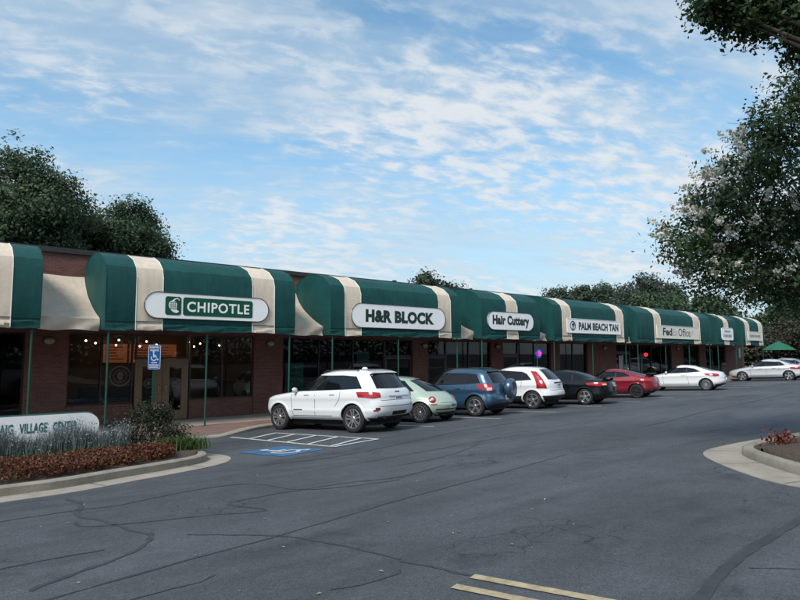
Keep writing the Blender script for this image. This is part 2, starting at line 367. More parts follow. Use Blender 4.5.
def ribbon(pts, width, h, wob=0.0, step=6):
    c = catmull(pts, step); m_ = MB(); l, r = [], []
    for i, p in enumerate(c):
        a, b = c[max(i - 1, 0)], c[min(i + 1, len(c) - 1)]
        t = Vector((b[0] - a[0], b[1] - a[1])); t = t.normalized() if t.length > 0 else Vector((1, 0))
        w0 = width * 0.5 * (1 + random.uniform(-wob, wob)); w1 = width * 0.5 * (1 + random.uniform(-wob, wob))
        l.append((p[0] - t.y * w0, p[1] + t.x * w0)); r.append((p[0] + t.y * w1, p[1] - t.x * w1))
    m_.grid([[(x, y, gz(x, y) + h) for x, y in l], [(x, y, gz(x, y) + h) for x, y in r]])
    return m_
def refine(pts, jit):
    out = []
    for i in range(len(pts) - 1):
        a, b = pts[i], pts[i + 1]; L = math.hypot(b[0] - a[0], b[1] - a[1]); n = max(1, int(L / 0.13))
        for k in range(n): 
            t = k / n; j = jit if k else 0
            out.append((a[0] + (b[0] - a[0]) * t + random.uniform(-j, j), a[1] + (b[1] - a[1]) * t + random.uniform(-j, j)))
    out.append(pts[-1]); return out
CR = [
 ([(-3.0, 4.6), (-.5, 5.0), (1.07, 5.25), (1.98, 5.42), (2.78, 5.53), (3.13, 5.58), (4.22, 5.8), (5.14, 5.99), (7.22, 6.3), (9.86, 6.74)], 0.030, 0.012),
 ([(-2, 8.5), (1.18, 8.58), (1.97, 8.57), (2.49, 8.49), (3.44, 8.74), (4.37, 8.59), (4.73, 7.47), (6.08, 7.09)], 0.035, 0.03),
 ([(2.07, 9.55), (2.13, 8.91), (1.93, 8.28), (2.08, 7.63), (2.17, 6.88), (2.25, 6.63), (2.04, 6.22), (1.72, 5.96), (1.28, 5.76), (0.99, 5.56)], 0.055, 0.02),
 ([(1.82, 7.9), (1.86, 7.52), (2.45, 7.23), (3.12, 6.99), (3.57, 6.74), (3.66, 6.87), (3.49, 7.39), (3.7, 7.53), (4.63, 7.58)], 0.035, 0.02),
 ([(2.52, 6.33), (3.15, 5.61), (3.35, 5.09), (3.48, 4.47), (3.52, 4.1)], 0.030, 0.02),
 ([(0.3, 6.4), (0.9, 6.4), (1.29, 6.42), (1.74, 6.37)], 0.035, 0.02),
 ([(5.42, 10.27), (6.94, 10.06), (9.55, 10.78), (12.06, 11.56), (15, 11.8)], 0.06, 0.04),
 ([(4.63, 7.58), (5.53, 7.49), (6.26, 7.29), (7.57, 7.62)], 0.05, 0.03),
 ([(9.4, 2.3), (7.24, 2.16), (5.83, 2.13), (5.0, 2.05), (4.39, 1.94), (3.4, 1.8)], 0.10, 0.02),
 ([(3.49, 4.07), (3.57, 3.78), (3.63, 3.44), (3.78, 2.97), (3.92, 2.42), (4.1, 1.8)], 0.035, 0.01),
 ([(15.3, 8.13), (17.21, 8.24), (20.19, 8.67), (24.06, 9.03), (27.05, 9.24), (33, 9.8)], 0.10, 0.04),
 ([(1.29, 4.77), (1.8, 4.81), (2.03, 4.8), (2.19, 4.89)], 0.02, 0.03),
 ([(2.67, 3.92), (2.89, 3.84), (3.24, 3.83), (3.34, 3.9)], 0.02, 0.03),
 ([(5.3, 1.95), (5.6, 1.6), (5.9, 1.3), (6.4, 1.0)], 0.02, 0.05),
 ([(6.9, 9.0), (8.5, 9.2), (10.5, 9.5), (13, 9.7)], 0.03, 0.05),
 ([(7.0, 8.2), (8.2, 8.35), (9.6, 8.9), (10.6, 9.5)], 0.025, 0.05),
]
for pts, w, j in CR: ribbon(refine(catmull(pts, 4), min(j, .022) * .7), w * 1.0, 0.004, 0.8 if w < .09 else 0.18, 1).build('tar_seam', 'tar', lot)
# painted markings
HD = Vector((-0.20, 0.98)).normalized()           # the way the stalls run
def line(a, b, w, m, h=0.008, name='painted_line'):
    n = max(2, int(math.hypot(b[0] - a[0], b[1] - a[1]) / 0.5))
    pts = [(a[0] + (b[0] - a[0]) * i / n, a[1] + (b[1] - a[1]) * i / n) for i in range(n + 1)]
    return ribbon(pts, w, h, 0.06, 1).build(name, m, lot)
HA, HB, HC, HDp = (7.36, 15.65), (7.86, 11.45), (9.46, 11.85), (8.72, 15.7)   # the hatched aisle
line(HA, HB, 0.10, 'white_paint'); line(HDp, HC, 0.10, 'white_paint'); line((7.83, 11.42), (8.75, 11.68), 0.10, 'white_paint', 0.012); line((8.75, 11.68), HC, 0.10, 'white_paint', 0.012)
for i in range(5):
    t0, t1 = 0.08 + i * 0.19, 0.02 + i * 0.21
    a = (HA[0] + (HB[0] - HA[0]) * (t0 + 0.13), HA[1] + (HB[1] - HA[1]) * (t0 + 0.13)); b = (HDp[0] + (HC[0] - HDp[0]) * t1, HDp[1] + (HC[1] - HDp[1]) * t1)
    line(a, b, 0.10, 'white_paint', 0.012)
for i in range(12):
    x0 = 12.72 + i * 3.05
    line((x0 - .17, 13.1), (x0 - 0.95, 17.2), 0.09, 'white_paint')
line((3.63, 3.36), (4.12, 1.5), 0.10, 'yellow_paint'); line((3.37, 3.31), (3.90, 1.3), 0.10, 'yellow_paint')
# blue pad with the wheelchair mark
def padpt(u, v): c = Vector((6.72, 11.75)); q = c + Vector((HD.y, -HD.x)) * u + HD * v; return (q.x, q.y, gz(q.x, q.y))
mb = MB(); rows = []
for j in range(9): rows.append([tuple(Vector(padpt(-0.62 + 1.24 * i / 8 + random.uniform(-.02, .02), -0.68 + 1.36 * j / 8 + random.uniform(-.02, .02))) + Vector((0, 0, 0.008))) for i in range(9)])
mb.grid(rows); mb.build('painted_pad', 'blue_paint', lot)
def padshape(poly, name='painted_symbol'):
    m_ = MB(); m_.add([tuple(Vector(padpt(u, v)) + Vector((0, 0, 0.013))) for u, v in poly], [tuple(range(len(poly)))]); return m_
def arc(cx, cy, r0, r1, a0, a1, n=16):
    a = [(cx + r1 * math.cos(R_(a0 + (a1 - a0) * i / n)), cy + r1 * math.sin(R_(a0 + (a1 - a0) * i / n))) for i in range(n + 1)]
    b = [(cx + r0 * math.cos(R_(a0 + (a1 - a0) * i / n)), cy + r0 * math.sin(R_(a0 + (a1 - a0) * i / n))) for i in range(n + 1)]
    return a + b[::-1]
WHEELCHAIR = [arc(-0.05, -0.16, 0.24, 0.33, 150, 375), arc(-0.10, 0.46, 0.0, 0.10, 0, 359),
              [(-0.17, 0.32), (-0.05, 0.32), (-0.02, 0.14), (0.20, 0.14), (0.20, 0.06), (-0.01, 0.06), (0.0, -0.02), (0.26, -0.02), (0.36, -0.34), (0.46, -0.32), (0.48, -0.40), (0.30, -0.44), (0.19, -0.10), (-0.13, -0.10)]]
for s in WHEELCHAIR: padshape(s).build('painted_symbol', 'white_paint', lot)

# ---- pavement along the shops
edge = [(-30, 16.0), (6.6, 16.0), (7.3, 15.98), (8.0, 16.5), (8.9, 17.15), (9.7, 17.45), (10.6, 17.5), (11.5, 17.5), (13.5, 17.5), (16, 17.5), (20, 17.5), (30, 17.5), (40, 17.5), (50, 17.5), (58, 17.5), (64, 17.5)]
E_ = catmull([(-30, 16.0), (-20, 16.0), (-10, 16.0), (-3, 16.0), (1.5, 16.0), (4.2, 16.0), (5.6, 16.0)] + edge[1:], 5)
mb = MB(); mb.grid([[(x, y + 0.16, walk_z(x)) for x, y in E_], [(x, 20.95, walk_z(x)) for x, y in E_]])
walk = mb.build('pavement', 'concrete'); tag(walk, 'concrete pavement along the shop fronts', kind='structure')
mb = MB(); mb.grid([[(x, y, gz(x, y) - 0.3) for x, y in E_], [(x, y, walk_z(x) - 0.012) for x, y in E_], [(x, y + 0.02, walk_z(x)+0.002) for x, y in E_], [(x, y + 0.158, walk_z(x) + 0.002) for x, y in E_]])
mb.build('kerb', 'kerb', walk)
mb = MB(); mb.grid([[(x, y + 0.42, walk_z(x) + 0.004) for x, y in E_], [(x, 18.75, walk_z(x) + 0.004) for x, y in E_]])
mb.build('paver_strip', 'paver', walk)

def island(name, label, outer, gutter, side):
    o_ = catmull(outer, 6); root = bpy.data.objects.new(name, None); COL.objects.link(root); tag(root, label, kind='structure')
    k0 = offset(o_, gutter * side); k1 = offset(o_, (gutter + 0.03) * side); k2 = offset(o_, (gutter + 0.15) * side); k3 = offset(o_, (gutter + 0.18) * side)
    Z = lambda P, h: [(x, y, gz(x, y) + h) for x, y in P]
    mb = MB(); mb.grid([Z(o_, -0.03), Z(o_, 0.008), Z(offset(o_, gutter * 0.5 * side), 0.004), Z(k0, 0.012)]); mb.build('gutter', 'concrete', root)
    mb = MB(); mb.grid([Z(k0, 0.0), Z(k0, 0.125), Z(k1, 0.15), Z(k2, 0.152), Z(k3, 0.14), Z(k3, -0.02)]); mb.build('kerb', 'kerb', root, angle=50)
    return root, k3
isl, bedL = island('planting_island', 'kerbed planting island with red bedding and a sign', [(-16, 9.5), (-8, 9.6), (-2, 9.75), (1.36, 9.93), (2.3, 10.0), (3.14, 10.27), (4.25, 10.62), (4.95, 10.95), (5.4, 11.45), (5.58, 12.05), (5.5, 12.7), (5.25, 13.25), (4.75, 13.85), (3.9, 14.35), (2.5, 14.7), (-2, 14.9), (-8, 15), (-16, 15.1)], 0.46, 1)
isr, bedR = island('corner_island', 'kerbed concrete corner island at the right', [(44, 0.2), (30, 2.2), (20, 3.9), (15.83, 4.62), (14.18, 4.88), (12.6, 5.03), (11.8, 5.0), (11.25, 4.8), (10.8, 4.5), (10.3, 4.1), (9.75, 3.6), (9.3, 3.1), (9.06, 2.6), (8.85, 1.6), (8.7, 0), (8.6, -4), (8.6, -9)], 0.62, 1)
def bedmesh(P, h):
    m_ = MB(); n = len(P); half = n // 2
    rows = []
    for k in range(9):
        t = k / 8; rows.append([(P[i][0] * (1 - t) + P[n - 1 - i][0] * t, P[i][1] * (1 - t) + P[n - 1 - i][1] * t) for i in range(half)])
    m_.grid([[(x, y, gz(x, y) + h + 0.10 * math.sin(math.pi * j / 8) + random.uniform(-.012, .012)) for x, y in r] for j, r in enumerate(rows)]); return m_
bedmesh(bedL, 0.10).build('mulch_bed', 'mulch', isl, smooth=True)
bedmesh(bedR, 0.10).build('mulch_bed', 'mulch', isr, smooth=True)

# ---- the row of shops
YW = 20.9
shop = thing('shop_building', 'long low brick row of shops with a dark coping', 'building', (0, 0, 0))
ZB, ZT = -1.2, 4.72
HEAD = 2.25
piers = [(-14, -6.2), (3.27, 4.42), (10.70, 11.92), (18.72, 19.67), (24.2, 25.15), (29.4, 30.3), (33.2, 36.6), (44.3, 46.2), (49.0, 50.2), (54.0, 58.0)]
for a, b in piers:
    mb = MB(); mb.box(a, b, YW, YW + 0.35, ZB, HEAD); mb.build('brick_pier', 'brick', shop)
mb = MB(); mb.box(-14, 58, YW, YW + 0.35, HEAD + 0.002, ZT); mb.build('upper_wall', 'brick', shop)
mb = MB(); mb.box(-14, 58, YW + 16, YW + 16.3, ZB, ZT); mb.box(-14, -13.7, YW + 0.35, YW + 16, ZB, ZT); mb.box(57.7, 58, YW + 0.35, YW + 16, ZB, ZT); mb.build('outer_wall', 'brick', shop)
mb = MB(); mb.box(-14.1, 58.1, YW - 0.07, YW + 16.4, ZT + 0.002, ZT + 0.16); mb.build('coping', 'coping', shop)
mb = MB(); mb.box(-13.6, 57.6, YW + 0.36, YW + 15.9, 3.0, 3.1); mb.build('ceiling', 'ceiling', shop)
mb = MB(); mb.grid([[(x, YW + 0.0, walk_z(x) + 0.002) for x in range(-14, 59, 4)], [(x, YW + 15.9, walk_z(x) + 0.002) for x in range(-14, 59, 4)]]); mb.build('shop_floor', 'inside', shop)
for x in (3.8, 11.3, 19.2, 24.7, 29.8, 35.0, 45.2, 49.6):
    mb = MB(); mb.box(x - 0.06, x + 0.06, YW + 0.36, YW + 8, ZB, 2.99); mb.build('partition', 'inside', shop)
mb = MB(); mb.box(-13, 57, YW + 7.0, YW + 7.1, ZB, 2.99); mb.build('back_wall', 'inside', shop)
# glazing: (x0, x1, sill height over the walk, number of lights, kind)
def window(x0, x1, n, knee=0.62, head=HEAD, sub='window'):
    zb = walk_z((x0 + x1) / 2)
    if knee > 0.2:
        mb = MB(); mb.box(x0, x1, YW + 0.04, YW + 0.30, ZB, zb + knee); mb.build('knee_wall', 'brick', shop)
    z0, z1 = zb + knee, head; fr = 0.05; y0, y1 = YW + 0.10, YW + 0.20
    mb = MB(); mb.box(x0, x1, y0, y1, z0 + .002, z0 + fr); mb.box(x0, x1, y0, y1, z1 - fr, z1 - .002)
    for i in range(n + 1):
        xm = x0 + (x1 - x0) * i / n; xa = min(max(xm - fr / 2, x0), x1 - fr); mb.box(xa, xa + fr, y0 + .002, y1 - .002, z0 + fr, z1 - fr)
    w = mb.build(sub, 'dark_metal', shop)
    for i in range(n):
        xa, xb = x0 + (x1 - x0) * i / n + fr / 2, x0 + (x1 - x0) * (i + 1) / n - fr / 2
        mb = MB(); mb.box(xa, xb, YW + 0.145, YW + 0.151, z0 + fr, z1 - fr); mb.build('pane', 'glass', w)
    return w
def door(x0, x1, leaves, frame='dark_metal', stile=0.11, top=2.06, transom=True):
    zb = walk_z((x0 + x1) / 2) + 0.02; zt = zb + top
    if transom:
        mb = MB(); mb.box(x0, x1, YW + 0.10, YW + 0.20, zt, zt + 0.06); mb.box(x0, x1, YW + .1, YW + .2, HEAD - .05, HEAD - .002); mb.box(x0, x0 + .05, YW + .1, YW + .2, zt + .06, HEAD - .05); mb.box(x1 - .05, x1, YW + .1, YW + .2, zt + .06, HEAD - .05)
        t_ = mb.build('transom', 'dark_metal', shop)
        mb = MB(); mb.box(x0 + .05, x1 - .05, YW + .145, YW + .151, zt + .06, HEAD - .05); mb.build('pane', 'glass', t_)
    w = (x1 - x0) / leaves
    for i in range(leaves):
        a, b = x0 + i * w + 0.008, x0 + (i + 1) * w - 0.008
        mb = MB(); mb.box(a, a + stile, YW + .08, YW + .14, zb, zt - .01); mb.box(b - stile, b, YW + .08, YW + .14, zb, zt - .01)
        mb.box(a + stile, b - stile, YW + .08, YW + .14, zb, zb + 0.30); mb.box(a + stile, b - stile, YW + .08, YW + .14, zt - .01 - stile * 1.1, zt - .01)
        d = mb.build('door', frame, shop)
        mb = MB(); mb.box(a + stile, b - stile, YW + .105, YW + .111, zb + .30, zt - .01 - stile * 1.1); mb.build('pane', 'glass', d)
        hx = b - stile / 2 if i % 2 == 0 else a + stile / 2
        mb = MB(); mb.tube([(hx, YW + .08, zb + .85), (hx, YW + .03, zb + .9), (hx, YW + .03, zb + 1.15), (hx, YW + .08, zb + 1.2)], .012, 6); mb.build('handle', 'chrome', d)
window(-6.2, 3.27, 5, 0.35)
window(4.42, 6.38, 2, 0.62)
door(6.44, 8.24, 2, 'tan_wood', 0.235)
window(8.28, 10.70, 2, 0.64)
window(11.92, 17.1, 3, 0.30); door(17.1, 18.72, 1, transom=True)
door(19.67, 20.95, 1); window(20.95, 24.2, 2, 0.5)
door(25.15, 26.5, 1); window(26.5, 29.4, 2, 0.5)
window(30.3, 33.2, 2, 0.35)
door(36.6, 38.5, 2); window(38.5, 44.3, 4, 0.4)
window(46.2, 49.0, 2, 0.4); door(50.2, 51.6, 1); window(51.6, 54.0, 2, 0.5)
# roof clutter
mb = MB(); mb.tube([(20.2, 24, 4.8), (20.2, 24, 5.35)], .06, 8); mb.lathe([(.0, 5.35), (.12, 5.36), (.12, 5.42), (0, 5.46)], 10, (20.2, 24, 0)); mb.build('roof_vent', 'coping', shop)

# ---- inside the burrito shop
menu_mat = mat('menu_light', (0.3, 0.08, 0.03), 0.5, emit=(1.0, 0.30, 0.11), estr=0.07, var=0.2)
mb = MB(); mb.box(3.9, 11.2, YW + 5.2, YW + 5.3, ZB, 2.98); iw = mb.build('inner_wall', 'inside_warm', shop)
for x in (6.75, 7.75, 8.75):
    mb = MB(); mb.box(x, x + .9, YW + 5.1, YW + 5.16, 1.25, 2.0); b_ = mb.build('menu_board', menu_mat, iw)
    for k in range(5):
        mb = MB(); mb.box(x + .08, x + .08 + random.uniform(.4, .72), YW + 5.09, YW + 5.095, 1.86 - k * .12, 1.90 - k * .12); mb.build('menu_line', 'dark_metal', b_)
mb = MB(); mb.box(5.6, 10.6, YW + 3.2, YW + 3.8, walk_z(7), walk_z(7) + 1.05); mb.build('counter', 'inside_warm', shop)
bulb_mat = mat('bulb', (1, 1, 1), 0.5, emit=(1.0, 0.80, 0.52), estr=9.0)
shade_mat = M['dark_metal']
for k, (x, y, z) in enumerate([(5.3, 22.6, 2.05), (5.75, 23.2, 1.98), (6.3, 22.4, 2.08), (6.6, 23.8, 1.92), (7.3, 22.6, 2.05), (8.0, 23.6, 1.95), (8.9, 22.7, 2.05), (9.5, 23.1, 2.0), (10.2, 22.6, 2.05), (9.7, 24.2, 1.9), (7.7, 24.6, 1.9), (10.6, 23.8, 1.95)]):
    t = thing('pendant_lamp', 'small lit pendant bulb hanging inside the shop behind the tan doors and windows', 'lamp', (x, y, z), group='pendant lamps inside the first shop')
    mb = MB(); mb.lathe([(.0, -.03), (.025, -.02), (.033, 0), (.025, .025), (0, .035)], 8); mb.build('bulb', bulb_mat, t)
    mb = MB(); mb.tube([(0, 0, .03), (0, 0, 3.0 - z)], .006, 5); mb.build('flex', shade_mat, t)
for x in (7.0, 9.3):
    l = bpy.data.lights.new('pendant_light', 'POINT'); l.energy = 6; l.color = (1, .62, .34); l.shadow_soft_size = .15
    o = bpy.data.objects.new('pendant_light', l); COL.objects.link(o); o.location = (x, YW + 3.9, 1.95)
# round decals, posters on glass
def ring_decal(x, z, r, y, parent):
    m_ = MB()
    for a, b in ((r * .86, r), (r * .55, r * .62)):
        P = arc(x, z, a, b, 0, 359.5, 28); m_.add([(u, y, v) for u, v in P], [tuple(range(len(P)))])
    P = [(x + dx * r, z + dz * r) for dx, dz in ((-.2, .38), (.18, .42), (.3, .1), (.22, -.3), (-.02, -.42), (-.25, -.2), (-.32, .1))]
    m_.add([(u, y, v) for u, v in P], [tuple(range(len(P)))])
    m_.build('window_decal', 'sign_purple', parent)
decal_grey = mat('decal_grey', (0.085, 0.08, 0.075), 0.6); M['sign_purple'] = decal_grey
ring_decal(6.0, 0.88, 0.34, YW + 0.139, shop); ring_decal(6.90, 0.62, 0.16, YW + .1, shop); ring_decal(7.80, 0.62, 0.16, YW + .1, shop)
M['sign_purple'] = mat('sign_violet', (0.50, 0.47, 0.50), 0.45)
green_poster = mat('green_poster', (0.015, 0.11, 0.06), 0.5, var=0.2, scale=3)
def poster(x0, x1, z0, z1, m, label, lines=0, y=YW + 0.16):
    t = thing('poster', label, 'poster', ((x0 + x1) / 2, y, z0))
    mb = MB(); w = (x1 - x0) / 2; mb.box(-w, w, 0, .006, 0, z1 - z0); mb.build('sheet', m, t)
    for k in range(lines):
        mb = MB(); ww = w * random.uniform(.5, .8); zz = (z1 - z0) * (0.85 - 0.7 * k / max(lines, 1)); mb.box(-ww, ww, -.003, -.001, zz - .03, zz + .03); mb.build('print_line', 'decal', t)
M['decal'] = mat('decal', (0.05, 0.22, 0.14), 0.5)
poster(12.15, 12.95, 0.0, 1.25, green_poster, 'dark green poster in the window beside the brick pier', 4)
poster(15.6, 16.3, 1.2, 1.75, green_poster, 'small dark green notice high in the dark window', 1)
M['paper'] = mat('paper', (0.42, 0.43, 0.44), 0.6, var=0.1)
poster(39.6, 40.3, 0.2, 1.6, M['paper'], 'white paper poster in the shop window beyond the red neon sign', 0)
poster(37.0, 37.5, 0.6, 1.5, M['paper'], 'white notice on the glass door of the copy shop', 0, YW + .074)
# neon signs
def neon(x, z, cols, label, w, h):
    t = thing('neon_sign', label, 'neon sign', (x, YW + 0.22, z))
    for k, (c, s, rx, rz_) in enumerate(cols):
        m_ = mat('neon_tube', c, 0.4, emit=c, estr=s); mb = MB()
        P = [(rx * math.cos(a), 0.01 * k, rz_ * math.sin(a)) for a in np.linspace(0, 2 * math.pi, 25)]
        mb.tube(P, .028, 6); mb.build('neon_tube', m_, t)
    for k in range(4):
        m_ = mat('neon_letter', cols[-1][0], 0.4, emit=cols[-1][0], estr=cols[-1][1]); o = link('neon_letter', text_mesh('OPEN'[k], 0.065, 0.11, bold=.03), t, m_); o.location = (-.135 + .09 * k, -0.03, 0)
    mb = MB(); mb.box(-w, w, .04, .06, -h, h); mb.build('backboard', 'dark_metal', t)
neon(28.55, 1.62, [((0.05, 0.09, 1.0), 1.1, .24, .20), ((1.0, 0.04, 0.25), 2.0, .17, .11)], 'lit pink and blue OPEN neon sign in the hair salon doorway', .34, .28)
neon(40.9, 1.55, [((1.0, 0.05, 0.06), 0.9, .24, .11), ((1.0, 0.03, 0.05), 1.2, .17, .07)], 'lit red OPEN neon sign in the shop window under the wide cream sign', .34, .18)
# wall lamps on the piers
for x, lab in ((3.88, 'round glass wall lamp on the brick pier left of the wood framed windows'), (11.35, 'round glass wall lamp on the pier behind the white SUV'), (19.42, 'round glass wall lamp on the pier behind the blue SUV'),
               (24.66, 'round glass wall lamp on the pier below the hair salon awning'), (35.1, 'round glass wall lamp on the wide pier right of the tanning salon'), (45.2, 'round glass wall lamp on the pier right of the copy shop')):
    t = thing('wall_lamp', lab, 'lamp', (x, YW, 2.0), group='wall lamps on the brick piers')
    mb = MB(); mb.lathe([(0.0, -.002), (.15, -.002), (.15, -.05), (.0, -.06)], 20, axis='y', sx=1.1, sy=.8); mb.build('base', 'dark_metal', t)
    mb = MB(); mb.lathe([(.14, -.05), (.135, -.10), (.09, -.15), (.03, -.17)], 20, axis='y', sx=1.1, sy=.8); mb.build('globe', 'lamp_glass', t, smooth=True)

# ---- awnings
PROF = [(20.86, 4.30), (20.5, 4.54), (19.95, 4.665), (19.35, 4.61), (18.84, 4.42), (18.52, 4.15), (18.42, 3.86), (18.40, 2.56)]
def stripe(xa, xb, m, parent, name, seed):
    nx = max(2, int((xb - xa) / 0.12)); X = [xa + (xb - xa) * i / nx for i in range(nx + 1)]
    def vf(x, k):   # slack fabric of the valance
        return 0.5 * (0.022 * math.sin(x * 3.1 + k * 1.3 + seed) + 0.016 * math.sin(x * 7.7 + k * 2.1) + 0.012 * math.sin(x * 14.3 + k))
    rows = []
    for y, z in PROF: rows.append([(x, y, z) for x in X])
    for k, z in enumerate((2.50, 2.45, 2.40, 2.34, 2.29)):
        rows.append([(x, 18.40 + vf(x, k) * (0.6 + .25 * k) + (.022 if k == 0 else 0), z + 0.018 * math.sin(x * 2.2 + seed + k) * (k / 4) + .008 * math.sin(x * 9)) for x in X])
    mb = MB(); mb.grid(rows); o = mb.build(name, m, parent, angle=24, recalc=False)
    return o
AWN = [  # label, stripes (x0, x1, colour), posts
 ('green and cream barrel awning cut off at the left edge', [(-5.5, -3.6, 'g'), (-3.6, -2.7, 'c'), (-2.7, 1.55, 'g'), (1.55, 2.51, 'c'), (2.51, 3.19, 'g')], [(-4.0), (-0.6), 3.02], 1),
 ('green awning with two cream stripes carrying the burrito shop sign', [(4.78, 5.61, 'g'), (5.61, 6.38, 'c'), (6.38, 9.32, 'g'), (9.32, 10.14, 'c'), (10.14, 10.95, 'g')], [4.92, 7.83, 10.80], 2),
 ('green awning with two cream stripes carrying the tax office sign', [(12.45, 13.09, 'g'), (13.09, 13.83, 'c'), (13.83, 17.96, 'g'), (17.96, 18.68, 'c'), (18.68, 19.31, 'g')], [12.60, 15.78, 19.16], 3),
 ('green awning with one cream stripe carrying the hair salon sign', [(20.68, 22.45, 'g'), (22.45, 23.26, 'c'), (23.26, 25.0, 'g')], [20.78, 24.88], 4),
 ('green awning with two cream stripes carrying the tanning salon sign', [(26.2, 26.95, 'g'), (26.95, 27.75, 'c'), (27.75, 32.3, 'g'), (32.3, 33.1, 'c'), (33.1, 33.6, 'g')], [26.32, 29.9, 33.45], 5),
 ('green awning with two cream stripes carrying the copy shop sign', [(34.7, 36.84, 'g'), (36.84, 37.7, 'c'), (37.7, 42.4, 'g'), (42.4, 43.4, 'c'), (43.4, 45.26, 'g')], [34.85, 38.4, 41.8, 45.1], 6),
 ('short green awning with one cream stripe and a small white sign', [(46.4, 47.5, 'g'), (47.5, 48.3, 'c'), (48.3, 49.9, 'g')], [46.5, 49.8], 7),
 ('farthest green awning with two cream stripes at the end of the row', [(51.0, 51.6, 'g'), (51.6, 52.4, 'c'), (52.4, 54.4, 'g'), (54.4, 55.2, 'c'), (55.2, 55.6, 'g')], [51.1, 55.4], 8),
]
for lab, stripes, posts, seed in AWN:
    a = thing('awning', lab, 'awning', (0, 0, 0), group='barrel awnings along the shops')
    for xa, xb, c in stripes:
        stripe(xa, xb, 'green_fabric' if c == 'g' else 'cream_fabric', a, 'fabric_stripe', seed)
    for xa, xb, c in stripes:
        if c == 'c':
            for x in (xa, xb):
                mb = MB(); mb.tube([(x, y - .004, z + .004) for y, z in PROF[1:]] + [(x, 18.375, 2.3)], .011, 5); mb.build('piping', 'piping', a)
    x0, x1 = stripes[0][0], stripes[-1][1]
    for xa, xb, c in stripes:
        if c == 'g' and xb - xa > 1.6:
            k_ = int((xb - xa) / 1.1)
            for i in range(1, k_):
                x = xa + (xb - xa) * i / k_; mb = MB(); mb.tube([(x, y - .001, z + .001) for y, z in PROF[1:]], .006, 4); mb.build('fabric_seam', 'green_fabric', a)
    mb = MB(); mb.tube([(x0 + .02, 18.392, 2.555), (x1 - .02, 18.392, 2.555)], .007, 5); mb.build('hem_seam', 'green_fabric', a)
    for x, s in ((x0, 1), (x1, -1)):
        poly = [(y, z) for y, z in PROF] + [(18.42, 2.30), (18.8, 2.30), (19.3, 2.62), (20.2, 3.0), (20.86, 3.85)]
        mb = MB(); mb.prism(poly, x + .004 * s, x + .012 * s, 'yz'); mb.build('end_panel', 'green_fabric', a)
        mb = MB(); mb.tube([(x, y - .002, z + .002) for y, z in PROF], .008, 5); mb.build('end_seam', 'green_fabric', a)
    for x in posts:
        mb = MB(); mb.tube([(x, 18.50, walk_z(x)), (x, 18.50, 2.45)], .030, 10); p_ = mb.build('post', 'green_metal', a, smooth=False)
        mb = MB(); mb.lathe([(.07, .002), (.07, .012), (.035, .02)], 10, (x, 18.50, walk_z(x))); mb.build('foot_plate', 'green_metal', p_)
    mb = MB(); mb.tube([(x0 + .03, 18.50, 2.42), (x1 - .03, 18.50, 2.42)], .022, 6); mb.build('front_rail', 'green_metal', a)
CONN = [(3.20, 4.77, 'cream sloping canopy between the leftmost awning and the burrito shop awning'), (10.96, 12.44, 'cream sloping canopy between the burrito and tax office awnings'), (19.32, 20.67, 'cream sloping canopy between the tax office and hair salon awnings'),
        (25.01, 26.19, 'cream sloping canopy between the hair and tanning salon awnings'), (33.61, 34.69, 'cream sloping canopy between the tanning salon and copy shop awnings'), (45.27, 46.39, 'cream sloping canopy right of the copy shop awning'),
        (49.91, 50.99, 'cream sloping canopy left of the farthest awning'), (55.61, 56.6, 'cream sloping canopy end piece beyond the farthest awning')]
CPROF = [(20.88, 4.02), (20.68, 3.72), (20.38, 3.42), (19.95, 3.12), (19.45, 2.84), (18.90, 2.62)]
for xa, xb, lab in CONN:
    t = thing('link_canopy', lab, 'canopy', (0, 0, 0), group='cream canopies between the awnings')
    nx = 14; X = [xa + (xb - xa) * i / nx for i in range(nx + 1)]
    sp_ = catmull(CPROF, 3)
    mb = MB(); mb.grid([[(x, y, z + .012 * math.sin(x * 4 + y * 3)) for x in X] for y, z in sp_]); mb.build('fabric_panel', 'cream_fabric', t, smooth=True, recalc=False)
    mb = MB(); mb.grid([[(x, 18.898 + .02 * k * math.sin(x * 6 + k), 2.618 + .012 * math.sin(x * 4 + 18.90 * 3) * (k == 0) - .085 * k + .02 * math.sin(x * 5.5 + k) * k / 4) for x in X] for k in range(5)]); mb.build('valance', 'cream_fabric', t, smooth=True, recalc=False)

# ---- signs
def capsule(w, h, n=12):
    r = h / 2; return [(w / 2 - r + r * math.cos(R_(a)), r * math.sin(R_(a))) for a in np.linspace(-90, 90, n)] + [(-w / 2 + r + r * math.cos(R_(a)), r * math.sin(R_(a))) for a in np.linspace(90, 270, n)]
def rrect(w, h, r, n=5):
    P = []
    for cx, cy, a0 in ((w / 2 - r, h / 2 - r, 0), (-w / 2 + r, h / 2 - r, 90), (-w / 2 + r, -h / 2 + r, 180), (w / 2 - r, -h / 2 + r, 270)):
        P += [(cx + r * math.cos(R_(a0 + 90 * i / n)), cy + r * math.sin(R_(a0 + 90 * i / n))) for i in range(n + 1)]
    return P
def sign(label, x0, x1, z0, z1, shape, m='sign_white'):
    t = thing('shop_sign', label, 'sign', ((x0 + x1) / 2, 18.40, (z0 + z1) / 2), group='signs on the awnings')
    w, h = x1 - x0, z1 - z0
    P = capsule(w, h) if shape == 'c' else rrect(w, h, 0.12 if shape == 'r' else 0.02)
    mb = MB(); mb.prism(P, -.035, .02, 'xz'); mb.build('panel', m, t)
    P2 = capsule(w + .03, h + .03) if shape == 'c' else rrect(w + .03, h + .03, 0.13 if shape == 'r' else 0.03)
    mb = MB(); mb.tube([(p[0], -.038, p[1]) for p in P2 + P2[:1]], .014, 5); mb.build('rim', 'dark_metal' if shape == 'c' else 'piping', t)
    return t, w, h
s, w, h = sign('white capsule sign reading CHIPOTLE in white on green', 5.84, 9.88, 2.68, 3.44, 'c')
